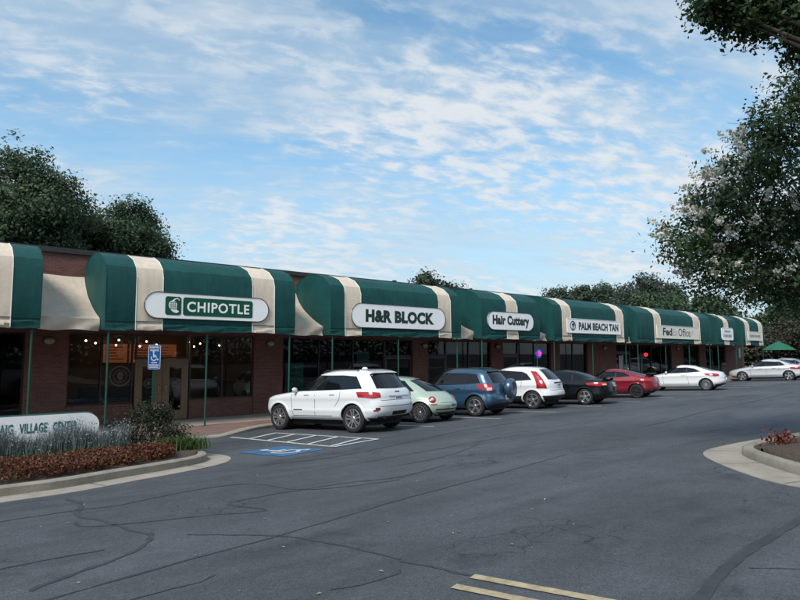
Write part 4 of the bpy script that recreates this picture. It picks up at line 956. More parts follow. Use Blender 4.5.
RAV = dict(cat='car', L=4.4, r=.355, xr=.86, wb=2.66, track=.775, rim='five', paint=BLUE, cr=.55, nr=3.2, cf=.95, nf=2.6, arch=1.15, lipw=.07, clad=.0,
  rear=[(.30, .22), (.42, .06), (.56, .0), (.70, .02), (.76, .06), (.95, .09), (1.1, .15), (1.3, .28), (1.5, .40), (1.58, .52), (1.64, .8), (1.67, 1.2), (1.685, 1.6)],
  front=[(.30, 4.1), (.45, 4.34), (.62, 4.40), (.82, 4.33), (.94, 4.12), (1.02, 3.72), (1.08, 3.3), (1.12, 3.15), (1.3, 2.9), (1.5, 2.58), (1.58, 2.42), (1.64, 2.2), (1.67, 1.95), (1.685, 1.75)],
  width=[(.30, .79), (.40, .87), (.52, .903), (.58, .898), (.78, .888), (.92, .902), (.98, .89), (1.08, .865), (1.14, .835), (1.3, .78), (1.5, .70), (1.58, .65), (1.64, .56), (1.67, .44), (1.685, .25)],
  patches=[('side_window', 'car_glass', 'side', [(.62, 1.16), (1.20, 1.12)], [(.80, 1.46), (1.20, 1.50)]), ('side_window', 'car_glass', 'side', [(1.24, 1.118), (2.08, 1.10)], [(1.24, 1.505), (2.08, 1.53)]),
   ('side_window', 'car_glass', 'side', [(2.13, 1.10), (3.02, 1.08)], [(2.13, 1.53), (2.52, 1.52)]),
   ('rear_window', 'car_glass', 'rear', [(-.62, 1.14), (0, 1.13), (.62, 1.14)], [(-.54, 1.52), (0, 1.54), (.54, 1.52)]),
   ('windscreen', 'car_glass', 'front', [(-.70, 1.14), (0, 1.14), (.70, 1.14)], [(-.56, 1.54), (0, 1.57), (.56, 1.54)]),
   ('tail_light', 'light_red', 'tau', [(.50, .88), (.76, .86), (1.0, .97)], [(.52, 1.10), (.8, 1.12), (1.04, 1.10)], .014), ('tail_lens', 'light_clear', 'tau', [(.55, .90), (.78, .89)], [(.55, .99), (.78, .99)], .018),
   ('lower_bumper', 'cladding', 'rear', [(-.76, .32), (0, .32), (.76, .32)], [(-.76, .44), (0, .44), (.76, .44)], .008)],
  gaps=[[(1.22, 1.10), (1.24, .86)], [(2.105, 1.08), (2.11, .42)], [(3.02, 1.05), (3.05, .8), (2.98, .42)], [(1.5, .42), (2.98, .42)]], rear_gaps=[(-.66, .66, .74, .012)],
  handles=[(1.50, .97), (2.40, .96)], mirror=(2.88, 1.08), plate=.62, extra=x_rav)
build_car(RAV, 'metallic blue SUV with a spare wheel on its tailgate', (15.98, 14.52), 14)

CRV = dict(cat='car', L=4.52, r=.355, xr=.86, wb=2.62, track=.785, rim='five', paint=W_, cr=.58, nr=3.0, cf=1.0, nf=2.5, arch=1.14, lipw=.06, clad=.52, lipmat=W_,
  rear=[(.30, .22), (.42, .05), (.54, .0), (.66, .02), (.74, .06), (.95, .10), (1.1, .17), (1.3, .33), (1.5, .54), (1.58, .68), (1.64, .95), (1.665, 1.3), (1.68, 1.7)],
  front=[(.30, 4.2), (.45, 4.46), (.62, 4.52), (.82, 4.44), (.94, 4.2), (1.02, 3.75), (1.08, 3.3), (1.12, 3.15), (1.3, 2.92), (1.5, 2.62), (1.58, 2.46), (1.64, 2.22), (1.665, 2.0), (1.68, 1.85)],
  width=[(.30, .80), (.40, .875), (.54, .912), (.60, .903), (.78, .893), (.92, .907), (.98, .895), (1.08, .87), (1.14, .84), (1.3, .785), (1.5, .70), (1.58, .65), (1.64, .55), (1.665, .43), (1.68, .25)],
  patches=[('side_window', 'car_glass', 'side', [(.86, 1.14), (1.26, 1.12)], [(1.08, 1.38), (1.26, 1.46)]), ('side_window', 'car_glass', 'side', [(1.30, 1.118), (2.12, 1.10)], [(1.30, 1.47), (2.12, 1.535)]),
   ('side_window', 'car_glass', 'side', [(2.17, 1.10), (3.06, 1.08)], [(2.17, 1.535), (2.58, 1.52)]),
   ('rear_window', 'car_glass', 'rear', [(-.60, 1.14), (0, 1.12), (.60, 1.14)], [(-.50, 1.53), (0, 1.56), (.50, 1.53)]),
   ('windscreen', 'car_glass', 'front', [(-.70, 1.14), (0, 1.14), (.70, 1.14)], [(-.56, 1.54), (0, 1.57), (.56, 1.54)]),
   ('tail_light', 'light_red', 'tau', [(.62, .80), (1.0, .82)], [(.68, 1.10), (.98, 1.13)], .014), ('tail_light_tower', 'light_red', 'tau', [(.68, 1.10), (.98, 1.13)], [(.70, 1.46), (.92, 1.48)], .014),
   ('tailgate_bar', 'gap', 'rear', [(-.36, .98), (.36, .98)], [(-.36, 1.02), (.36, 1.02)], .014)],
  gaps=[[(1.28, 1.10), (1.30, .86)], [(2.145, 1.08), (2.15, .54)], [(3.05, 1.05), (3.08, .8), (3.02, .54)]], rear_gaps=[(-.70, .70, .72, .012)], handles=[(1.55, .99), (2.44, .98)], mirror=(2.92, 1.08), plate=.90)
build_car(CRV, 'white SUV with tall red tail lights beside the black sedan', (19.62, 14.80), 14)

BLK = mat('paint_black', (.006, .007, .009), .28, coat=.35, spec=.25)
def x_spoil(c, root, sp):
    m_ = MB(); x, z = sp['wing']; P = [(x - .10, z + .10), (x - .02, z + .13), (x + .20, z + .12), (x + .22, z + .105), (x, z + .10)]
    m_.prism(P, -.62, .62, 'xz')
    for sg in (1, -1): m_.prism([(x + .02, z + .102), (x + .15, z + .102), (x + .18, z - .03), (x + .06, z - .03)], sg * .5, sg * .5 + .03, 'xz')
    m_.build('spoiler', sp['wingmat'], root, angle=40)
def sedan(p, **k):
    d = dict(cat='car', L=4.80, r=.33, xr=1.02, wb=2.78, track=.775, rim='five', paint=p, cr=.75, nr=2.8, cf=1.1, nf=2.5, arch=1.14, lipw=.04,
     rear=[(.24, .30), (.36, .06), (.5, .0), (.70, .02), (.84, .06), (.95, .10), (1.0, .22), (1.04, .48), (1.07, .68), (1.15, .88), (1.28, 1.18), (1.38, 1.50), (1.44, 1.85), (1.465, 2.2)],
     front=[(.24, 4.5), (.36, 4.74), (.5, 4.80), (.66, 4.74), (.78, 4.5), (.88, 4.1), (.96, 3.65), (1.0, 3.5), (1.15, 3.2), (1.28, 2.93), (1.38, 2.72), (1.44, 2.5), (1.465, 2.32)],
     width=[(.24, .80), (.34, .875), (.44, .905), (.52, .896), (.72, .888), (.83, .904), (.90, .885), (.97, .85), (1.05, .81), (1.28, .70), (1.36, .65), (1.42, .54), (1.45, .40), (1.465, .22)],
     patches=[('side_window', 'car_glass', 'side', [(1.18, 1.03), (1.52, 1.0)], [(1.46, 1.24), (1.52, 1.27)]), ('side_window', 'car_glass', 'side', [(1.56, 1.0), (2.30, .985)], [(1.56, 1.28), (2.30, 1.325)]),
      ('side_window', 'car_glass', 'side', [(2.35, .985), (3.32, .965)], [(2.35, 1.325), (2.80, 1.31)]),
      ('rear_window', 'car_glass', 'rear', [(-.60, 1.09), (0, 1.085), (.60, 1.09)], [(-.52, 1.36), (0, 1.39), (.52, 1.36)]), ('windscreen', 'car_glass', 'front', [(-.66, 1.02), (0, 1.02), (.66, 1.02)], [(-.54, 1.36), (0, 1.39), (.54, 1.36)]),
      ('tail_light', 'light_red', 'tau', [(.40, .78), (.75, .76), (1.03, .80)], [(.40, .90), (.75, .92), (1.05, .90)], .012), ('tail_lens', 'light_clear', 'tau', [(.42, .80), (.60, .80)], [(.42, .85), (.60, .85)], .016)],
     gaps=[[(1.54, .98), (1.58, .8), (1.50, .66)], [(2.325, .97), (2.33, .36)], [(3.26, .93), (3.30, .7), (3.24, .36)], [(1.7, .36), (3.24, .36)]], rear_gaps=[(-.74, .74, .66, .010)],
     handles=[(1.84, .86), (2.66, .85)], mirror=(3.12, .97), plate=.80, handlemat=p)
    d.update(k); return d
build_car(sedan(BLK, extra=x_spoil, wing=(.16, .98), wingmat=BLK), 'black sedan with a rear spoiler beside the red coupe', (22.5, 14.3), 14)

RED = paint('paint_red', (.22, .012, .022), .25, .32)
def coupe(p, **k):
    d = dict(cat='car', L=4.42, r=.325, xr=.88, wb=2.70, track=.775, rim='six', paint=p, cr=.72, nr=2.7, cf=1.05, nf=2.5, arch=1.14, lipw=.04,
     rear=[(.24, .28), (.36, .06), (.5, .0), (.70, .03), (.84, .08), (.94, .14), (1.0, .30), (1.06, .52), (1.15, .78), (1.26, 1.10), (1.34, 1.45), (1.39, 1.8), (1.41, 2.05)],
     front=[(.24, 4.15), (.36, 4.36), (.5, 4.42), (.66, 4.36), (.78, 4.12), (.86, 3.8), (.93, 3.38), (.97, 3.2), (1.12, 2.92), (1.26, 2.64), (1.34, 2.45), (1.39, 2.28), (1.41, 2.15)],
     width=[(.24, .80), (.34, .87), (.44, .897), (.52, .888), (.70, .882), (.81, .897), (.88, .87), (.95, .835), (1.02, .80), (1.24, .68), (1.32, .62), (1.37, .52), (1.395, .40), (1.41, .22)],
     patches=[('side_window', 'car_glass', 'side', [(1.10, 1.03), (1.78, .985)], [(1.42, 1.20), (1.78, 1.265)]), ('side_window', 'car_glass', 'side', [(1.83, .985), (3.02, .95)], [(1.83, 1.27), (2.52, 1.26)]),
      ('rear_window', 'car_glass', 'rear', [(-.58, 1.04), (0, 1.03), (.58, 1.04)], [(-.48, 1.30), (0, 1.335), (.48, 1.30)]), ('windscreen', 'car_glass', 'front', [(-.66, .99), (0, .99), (.66, .99)], [(-.52, 1.31), (0, 1.345), (.52, 1.31)]),
      ('tail_light', 'light_red', 'tau', [(.50, .78), (.75, .76), (1.03, .84)], [(.50, .88), (.75, .92), (1.05, .92)], .012), ('lower_bumper', 'cladding', 'rear', [(-.6, .27), (.6, .27)], [(-.6, .38), (.6, .38)], .006)],
     gaps=[[(1.80, .97), (1.78, .7), (1.70, .36)], [(3.02, .92), (3.06, .7), (3.0, .36)], [(1.70, .36), (3.0, .36)]], rear_gaps=[(-.70, .70, .66, .010)], handles=[(1.98, .84)], mirror=(2.86, .96), plate=.72)
    d.update(k); return d
build_car(coupe(RED, extra=x_spoil, wing=(.30, 1.01), wingmat=M['cladding'], darkrim=True), 'red coupe with dark wheels and a rear spoiler', (27.3, 14.6), 14)
build_car(coupe(W_, rim='multi'), 'white two-door coupe right of the red coupe', (34.0, 14.2), 12)
SIL = paint('paint_silver', (.60, .62, .64), .3, .34)
build_car(sedan(SIL), 'silver four-door sedan with its whole side in view', (46.2, 13.9), 8)
SIL2 = paint('paint_grey', (.30, .32, .34), .5, .34)
build_car(sedan(SIL2, rim='multi'), 'grey sedan half hidden behind the silver sedan at the right edge', (50.2, 14.1), 10)

# ================================================================== PLANTS AND SMALL THINGS
def leaves(name, C_, size, m, parent=None, var=.35, asp=.55, up_bias=.3, N_=None, droop=0.0):
    """one leaf-shaped face for each centre"""
    C_ = np.asarray(C_, float); n = len(C_)
    nr = RNG.normal(size=(n, 3)) if N_ is None else N_ + RNG.normal(size=(n, 3)) * .55
    nr[:, 2] += up_bias; nr /= np.linalg.norm(nr, axis=1)[:, None] + 1e-9
    a = np.cross(nr, RNG.normal(size=(n, 3))); a /= np.linalg.norm(a, axis=1)[:, None] + 1e-9; b = np.cross(nr, a)
    s = (size * (1 + RNG.uniform(-var, var, n)))[:, None]
    q = np.stack([C_ - a * s * .5, C_ - b * s * asp * .5 + nr * s * .06, C_ + a * s * .5 - nr * s * .10, C_ + b * s * asp * .5 + nr * s * .06], 1).reshape(-1, 3)
    me = bpy.data.meshes.new(name); me.vertices.add(n * 4); me.vertices.foreach_set('co', q.ravel()); me.loops.add(n * 4); me.polygons.add(n)
    me.loops.foreach_set('vertex_index', np.arange(n * 4)); me.polygons.foreach_set('loop_start', np.arange(0, n * 4, 4)); me.polygons.foreach_set('loop_total', np.full(n, 4)); me.update(calc_edges=True)
    return link(name, me, parent, m)
def clumps(blobs, per, sigma, leaves_per, shell=.45):
    """blobs: (centre, radii). returns leaf centres gathered in small clumps near each blob's outside, and outward normals"""
    out, nor = [], []
    for c, r in blobs:
        c = np.array(c, float); r = np.array(r, float); k = per
        d = RNG.normal(size=(k, 3)); d /= np.linalg.norm(d, axis=1)[:, None]; rad = RNG.uniform(0, 1, k) ** shell
        cc = c + d * rad[:, None] * r * (1 + RNG.uniform(-.08, .18, k))[:, None]
        sg = sigma * RNG.uniform(.6, 1.35, k)
        p = np.repeat(cc, leaves_per, 0) + np.clip(RNG.normal(size=(k * leaves_per, 3)), -1.7, 1.7) * np.repeat(sg, leaves_per)[:, None] * np.array([1, 1, .7])
        out.append(p); nor.append(np.repeat(d, leaves_per, 0))
    return np.concatenate(out), np.concatenate(nor)
def tree(label, base, blobs, trunk_r, m, leaf, per, sigma, lp, bark='bark', fork=.45, group=None, name='tree', limbs=None):
    t = thing(name, label, 'tree', base, group=group); b = Vector(base)
    top = Vector(np.mean([c for c, r in blobs], 0)); mb = MB()
    mid = b.lerp(top, fork); mid.x += random.uniform(-.2, .2)
    mb.tube([(0, 0, -.3), (0, 0, .0), tuple((mid - b) * .5 + Vector((.1, .05, 0))), tuple(mid - b), tuple(top - b)], [trunk_r * 1.3, trunk_r * 1.1, trunk_r * .85, trunk_r * .7, trunk_r * .25], 9)
    for c, r in (blobs if limbs is None else blobs[:limbs]):
        e = Vector(c); s_ = b.lerp(top, random.uniform(fork * .75, min(.95, fork * 1.5))); m1 = s_.lerp(e, .5) + Vector((0, 0, .12 * (e - s_).length))
        mb.tube([tuple(s_ - b), tuple(m1 - b), tuple(e - b)], [trunk_r * .38, trunk_r * .22, trunk_r * .07], 6)
        for k in range(3):
            d = Vector((random.uniform(-1, 1) * r[0], random.uniform(-1, 1) * r[1], random.uniform(-.3, 1) * r[2])) * .7
            mb.tube([tuple(m1.lerp(e, .6) - b), tuple(e + d - b)], [trunk_r * .10, trunk_r * .03], 4)
    mb.build('trunk', bark, t, angle=60)
    P, Nn = clumps(blobs, per, sigma, lp); P = P - np.array(base)
    leaves('crown', P, leaf, m, t, N_=Nn)
    return t
G1 = leafmat('leaf_oak', (.032, .058, .034), (.080, .130, .062)); G2 = leafmat('leaf_far', (.028, .050, .034), (.065, .100, .060)); G3 = leafmat('leaf_myrtle', (.020, .045, .018), (.060, .105, .042)); G4 = leafmat('leaf_maple', (.018, .040, .014), (.050, .090, .030))
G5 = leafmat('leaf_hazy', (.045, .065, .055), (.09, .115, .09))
def blobset(c, R3, n, r, seed):
    rg = np.random.default_rng(seed); out = []
    for i in range(n):
        d = rg.normal(size=3); d /= np.linalg.norm(d); k = rg.uniform(.25, .85); rr = r * rg.uniform(.75, 1.25)
        out.append((tuple(np.array(c) + d * np.array(R3) * k), (rr, rr, rr * .8)))
    return out
# behind the shops
tree('large dark tree rising behind the roof at the far left', (5.0, 40, -1), blobset((5.2, 40, 8.2), (4.7, 4.5, 4.6), 30, 1.55, 1), .38, G1, .20, 66, .40, 48, group='trees behind the shops')
tree('rounded dark tree behind the roof, right of the tallest one', (11.6, 43, -1), blobset((11.2, 43, 8.0), (4.2, 3.6, 4.2), 30, 1.35, 2), .32, G1, .20, 62, .38, 46, group='trees behind the shops')
tree('dark tree filling the dip between the two behind the left roof', (8.8, 42, -1), blobset((8.7, 42, 7.2), (3.0, 3.2, 3.6), 22, 1.3, 21), .3, G1, .20, 56, .38, 44, group='trees behind the shops')
tree('tall dark tree cut off by the left edge', (-5.5, 42, -1), blobset((-5.0, 42, 8.6), (5.0, 4.2, 4.8), 22, 1.6, 3), .38, G1, .20, 50, .42, 44, group='trees behind the shops')
tree('small round tree showing over the tax office awning', (48.6, 50, -1), blobset((48.6, 50, 7.5), (4.9, 3.6, 3.0), 20, 1.4, 4), .3, G2, .38, 34, .42, 24, group='trees behind the shops')
tree('dark evergreen tree over the tanning salon awning', (73, 47, -1), blobset((72.5, 47, 8.6), (5.2, 4, 3.6), 22, 1.5, 5), .35, G2, .42, 34, .45, 24, group='trees behind the shops')
tree('low tree at the left of the evergreen over the tanning salon', (69, 52, -1), blobset((69.5, 52, 7.4), (4, 3, 2.6), 12, 1.3, 15), .3, G2, .42, 30, .45, 22, group='trees behind the shops')
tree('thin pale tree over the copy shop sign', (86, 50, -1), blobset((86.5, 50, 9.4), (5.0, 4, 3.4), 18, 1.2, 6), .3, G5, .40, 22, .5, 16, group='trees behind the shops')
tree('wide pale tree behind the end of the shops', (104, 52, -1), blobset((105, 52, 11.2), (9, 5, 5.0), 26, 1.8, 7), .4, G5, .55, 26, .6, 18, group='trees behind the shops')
# woods beyond the far end
WOOD = [(74, 30, 9.5, 'dark woodland tree directly behind the farthest awning'), (82, 20, 10.5, 'dark woodland tree behind the green parasol'), (92, 27, 12, 'tall woodland tree beyond the low brownish trees'), (88, 8, 11, 'dark woodland tree over the far parked cars'), (100, 14, 13, 'tallest woodland tree beyond the far parked cars'), (96, -4, 12, 'dark woodland tree at the right edge beyond the car park'), (78, 38, 11, 'woodland tree between the pale tree and the low brownish trees')]
for i, (x, y, hgt, lab) in enumerate(WOOD):
    tree(lab, (x, y, -.6), blobset((x, y, hgt * .55), (5.2, 5.2, hgt * .42), 22, 1.7, 40 + i), .34, G2 if i % 2 else G1, .42, 30, .5, 22, group='woodland trees beyond the far end')
# trees across the lane, mirrored in the shop windows; enlarged to block low sky
for i, x in enumerate((-24, -13, -3, 7, 17, 28, 40)):
    tree(['broad dark tree across the lane mirrored in the shop windows'][0], (x, -26 - (i % 2) * 5, -.2), blobset((x, -26 - (i % 2) * 5, 8.5), (7.0, 4.5, 8.2), 26, 2.3, 60 + i), .34, G1, .8, 26, .7, 18, group='trees across the lane behind the viewer')
n_h = 5200; P = np.stack([RNG.uniform(-45, 60, n_h * 4), -20 + RNG.normal(size=n_h * 4) * .5, RNG.uniform(.3, 3.6, n_h * 4)], 1)
o = leaves('added_hedge', P, .42, G1); tag(o, 'unseen dark leafy row added across the lane to darken the window reflections', 'added_hedge', kind='stuff')  # added out of view to close bright sky gaps in the window reflections
# crape myrtle on the corner island
CM = [((11.35, 5.0, 3.75), (.75, .6, .6)), ((11.9, 4.7, 3.1), (.75, .7, .65)), ((11.75, 4.6, 4.5), (.7, .6, .6)), ((12.3, 4.3, 3.8), (.9, .9, .9)), ((12.2, 4.2, 5.2), (.75, .7, .6)), ((12.8, 3.9, 4.7), (.9, .9, .9)), ((12.9, 3.8, 3.0), (.9, .9, .6)), ((12.6, 4.0, 5.9), (.7, .7, .55)), ((13.3, 3.4, 5.9), (.9, .9, .8)), ((13.4, 3.3, 4.2), (1, 1, 1)), ((13.1, 3.4, 6.7), (.7, .7, .5)), ((14.2, 3.0, 5.2), (1.1, 1.1, 1.1)), ((14.3, 2.8, 3.4), (1.1, 1.1, .8)), ((14.0, 3.0, 6.7), (.9, .9, .7)), ((15.2, 2.4, 4.6), (1.1, 1.1, 1.2)), ((13.2, 4.6, 3.6), (.8, .8, .8)), ((14.4, 4.2, 4.2), (.9, .9, .9)), ((14.0, 4.2, 2.9), (.8, .8, .5))]
CM = [((a + .30, b - .05, c_), r_) for (a, b, c_), r_ in CM]
cmt = tree('white flowering shrubby tree on the corner island at the right', (14.6, 2.4, gz(14.6, 2.4) + .1), CM, .11, G3, .085, 62, .16, 30, fork=.35, name='flowering_tree')
fl = leafmat('blossom', (.50, .49, .43), (.76, .74, .66), trans=.3)
base = np.array((14.6, 2.4, gz(14.6, 2.4) + .1)); pts = []
CM_ = [q for q in CM if q[0][2] < 5.6] + [q for q in CM if q[0][0] < 12.8 and q[0][2] < 5]
for c, r in CM_:
    for k in range(12):
        d = RNG.normal(size=3); d[0] -= .5; d[1] += .35; d[2] = abs(d[2]) * .9 - .15; d /= np.linalg.norm(d); p = np.array(c) + d * np.array(r) * RNG.uniform(.9, 1.25)
        L_ = RNG.uniform(.12, .26); q = 46; u = RNG.uniform(0, 1, q)
        pts.append(p + d * (u[:, None] - .3) * L_ + RNG.normal(size=(q, 3)) * (.055 * (1.15 - u))[:, None])
mb = MB()
for c, r in CM:
    for k in range(7):
        d = Vector((random.uniform(-1.3, .6), random.uniform(-.6, 1.1), random.uniform(-.5, 1))).normalized(); e = Vector(c) + Vector((d.x * r[0], d.y * r[1], d.z * r[2])) * 1.2
        s0 = Vector(c).lerp(Vector((14.0, 2.9, c[2] - .6)), .25); md_ = s0.lerp(e, .6) + Vector((0, 0, .08))
        mb.tube([tuple(s0 - Vector(base)), tuple(md_ - Vector(base)), tuple(e - Vector(base))], [.016, .009, .003], 4)
mb.build('twigs', 'bark', cmt)
leaves('blossoms', np.concatenate(pts) - base, .050, fl, cmt, asp=.9)
# overhanging branch of a second tree
OB = [((9.05, 3.45, 6.75), (.32, .3, .22)), ((9.3, 3.25, 6.55), (.35, .32, .26)), ((9.2, 3.3, 7.0), (.45, .45, .25)), ((9.65, 3.0, 6.6), (.38, .36, .34)), ((9.6, 3.0, 7.0), (.5, .5, .3)), ((9.95, 2.7, 6.45), (.35, .35, .36)), ((10.15, 2.55, 6.15), (.28, .28, .30)), ((10.1, 2.55, 6.9), (.6, .6, .45)), ((10.7, 2.1, 6.7), (.7, .7, .6)), ((11.2, 1.4, 6.9), (.9, .9, .8)), ((10.4, 2.9, 7.6), (.9, .9, .6)), ((11.6, .6, 7.6), (1.2, 1.2, 1.0)), ((11.2, 1.9, 5.6), (.6, .6, .5))]
tree('leafy branch of a broadleaf tree overhanging the top right corner', (11.9, -.6, gz(11.9, -.6) + .1), OB, .16, G4, .085, 46, .12, 26, fork=.6, name='overhanging_tree')

# ---- island planting
def bed_pts(n, x0, x1, yf, yb):
    x = RNG.uniform(x0, x1, n); t = RNG.uniform(0, 1, n); y = np.array([yf(a) for a in x]) * (1 - t) + np.array([yb(a) for a in x]) * t
    return x, y, t
def hgt(x, y): return np.array([gz(a, b) for a, b in zip(x, y)]) + .16
redl = leafmat('bedding_leaf', (.075, .020, .013), (.19, .050, .032), trans=.2); redg = leafmat('bedding_green', (.05, .045, .018), (.13, .075, .03), trans=.2)
front = lambda x: float(np.interp(x, [-8, -2, 1.4, 2.4, 3.2, 4.2, 4.7], [10.5, 10.65, 10.82, 10.9, 11.15, 11.5, 11.95]))
back = lambda x: float(np.interp(x, [-8, 1.0, 3.0, 4.2, 4.7], [12.6, 12.6, 12.5, 12.4, 12.2]))
x, y, t = bed_pts(4200, -3.5, 4.35, front, back); z = hgt(x, y); hh = .12 + .10 * np.sin(np.pi * np.clip(t, 0, 1)) + RNG.uniform(-.04, .06, len(x))
K = 13; P = np.repeat(np.stack([x, y, z], 1), K, 0); u = RNG.uniform(.15, 1, len(P)); P[:, 2] += u * np.repeat(hh, K); P[:, :2] += RNG.normal(size=(len(P), 2)) * .055
gap_ = np.sin(P[:, 0] * 5.1 + 1.3 * np.sin(P[:, 1] * 4.0)) * np.sin(P[:, 1] * 6.3 + P[:, 0] * 2.2); P = P[(gap_ > -.55) | (RNG.uniform(size=len(P)) < .35)]; gap_ = np.sin(P[:, 0] * 2.3 + P[:, 1] * 3.1); P[:, 2] += .03 * gap_ * RNG.uniform(0, 1, len(P))
sel = RNG.uniform(size=len(P)) < .58 + .12 * gap_
o = leaves('bedding_flowers', P[sel], .040, redl, asp=.75, up_bias=.8); tag(o, 'mass of reddish brown bedding plants filling the front of the island', 'flower bed', kind='stuff')
o2 = leaves('foliage', P[~sel], .040, redg, o, asp=.75, up_bias=.8)
def blades(name, x, y, z, h, w, m, lean=.35, parent=None, spread=.05, per=1):
    n = len(x); a = RNG.uniform(0, 2 * np.pi, n); l = RNG.uniform(.2, 1, n) * lean * h; dx, dy = np.cos(a), np.sin(a); p = np.stack([x, y, z], 1)
    sx = np.stack([-dy, dx, np.zeros(n)], 1) * w / 2; d = np.stack([dx, dy, np.zeros(n)], 1)
    m1 = p + d * (l * .35)[:, None] + np.stack([np.zeros(n)] * 2 + [h * .6], 1); tp = p + d * l[:, None] + np.stack([np.zeros(n)] * 2 + [h * RNG.uniform(.8, 1, n)], 1)
    q = np.stack([p - sx, p + sx, m1 + sx * .8, m1 - sx * .8, tp], 1).reshape(-1, 3)
    i = np.arange(n) * 5; F_ = [f for k in i for f in ((k, k + 1, k + 2, k + 3), (k + 3, k + 2, k + 4))]
    me = bpy.data.meshes.new(name); me.from_pydata(q.tolist(), [], F_); return link(name, me, parent, m)
sage = leafmat('sage', (.10, .13, .12), (.24, .28, .28), trans=.15); sagef = leafmat('sage_flower', (.24, .27, .34), (.38, .41, .50), trans=.15); grn = leafmat('strap_leaf', (.028, .065, .018), (.08, .15, .04), trans=.2)
n = 9500; x = RNG.uniform(-2, 3.85, n); y = RNG.uniform(12.65, 13.2, n); z = hgt(x, y); h = RNG.uniform(.34, .88, n) * (0.85 + .15 * np.sin(x * 5))
o = blades('sage_plants', x, y, z, h, .012, sage, .35); tag(o, 'silvery blue flowering sage in front of the low centre sign', 'plants', kind='stuff')
k = RNG.integers(0, n, 9000); uu = RNG.uniform(.45, 1.0, 9000); leaves('flower_spikes', np.stack([x[k] + RNG.normal(size=9000) * .05, y[k] + RNG.normal(size=9000) * .05, z[k] + h[k] * uu], 1), .030, sagef, o, asp=.6)
n = 3600; x = RNG.uniform(-3, 3.6, n); y = RNG.uniform(12.35, 12.75, n); z = hgt(x, y)
o = blades('strap_grass', x, y, z, RNG.uniform(.14, .30, n), .013, grn, .9); tag(o, 'low green grassy leaves between the red bedding and the sage', 'plants', kind='stuff')
n = 1500; x = RNG.normal(4.78, .22, n); y = RNG.normal(12.5, .16, n); z = hgt(x, y)
o = blades('lily_clump', x, y, z, RNG.uniform(.16, .34, n), .016, leafmat('lily_leaf', (.035, .07, .016), (.09, .15, .042)), 1.0); tag(o, 'bright green grassy clump at the tip of the island', 'plant')
# rose shrub
def shrub(label, base, blobs, m, leaf, per, sig, lp):
    t = thing('rose_shrub', label, 'shrub', base); mb = MB()
    for c, r in blobs:
        for k in range(3): mb.tube([(random.uniform(-.1, .1), random.uniform(-.1, .1), -.05), tuple(Vector(c) - Vector(base) + Vector((random.uniform(-.2, .2), random.uniform(-.2, .2), random.uniform(-.1, .25))))], [.014, .005], 5)
    mb.build('stems', 'bark', t); P, Nn = clumps(blobs, per, sig, lp); leaves('foliage', P - np.array(base), leaf, m, t, N_=Nn); return t
rose = leafmat('rose_leaf', (.018, .028, .016), (.060, .064, .040)); rosel = leafmat('rose_red', (.35, .02, .03), (.5, .04, .05))
RB = [((3.75, 13.05, .02), (.40, .35, .32)), ((4.2, 13.1, .18), (.42, .38, .34)), ((4.62, 13.0, .06), (.36, .33, .34)), ((4.15, 12.9, -.12), (.5, .35, .25)), ((4.85, 12.95, -.12), (.28, .28, .24)), ((4.3, 13.15, .42), (.22, .22, .2)), ((4.6, 13.1, .40), (.16, .16, .16))]
sh = shrub('dark leafy rose shrub at the tip of the island below the blue sign', (4.2, 13.0, gz(4.2, 13) + .15), RB, rose, .055, 40, .10, 18)
# corner island plants
t = thing('bedding_plant', 'small dark red plant on the corner island at the right edge', 'plant', (12.35, 3.9, gz(12.35, 3.9) + .12))
leaves('foliage', np.array((0, 0, .12)) + RNG.normal(size=(260, 3)) * np.array((.13, .13, .07)), .06, redl, t, asp=.7)
mb = MB()
for k in range(6): mb.tube([(0, 0, -.05), (random.uniform(-.12, .12), random.uniform(-.12, .12), .16)], [.008, .004], 4)
mb.build('stems', 'bark', t)
# low centre sign
cs = thing('centre_sign', 'long low white sign with green VILLAGE CENTER lettering behind the sage', 'sign', (0.6, 13.45, gz(.6, 13.45) + .12))
PW, PH = 5.72, .50
P = [(p[0], p[1]) for p in capsule(PW, PH)]
mb = MB(); mb.prism([(a, b + .62) for a, b in P], -.05, .05, 'xz'); mb.build('board', 'sign_white', cs)
mb = MB(); mb.tube([(a, .0, b * 1.04 + .62) for a, b in P if b > -.02 and -2.8 < a < 2.75], .022, 6); mb.build('top_trim', 'green_metal', cs)
for a in (-2.2, 0, 2.2):
    mb = MB(); mb.box(a - .05, a + .05, -.03, .03, -.2, .40); mb.build('support', 'green_metal', cs)
M['sign_lead'] = mat('sign_teal', (.02, .12, .12), .5)
lettering('lettering', 'VILLAGE', .46, .19, 'sign_lead', cs, (1.70, -.052, .64), bold=.03, spacing=1.1)
lettering('lettering', 'CENTER', .42, .19, 'sign_lead', cs, (2.24, -.052, .64), bold=.03, spacing=1.1)
lettering('lettering', 'AIG', .22, .19, 'sign_lead', cs, (1.26, -.052, .64), bold=.03, spacing=1.1)
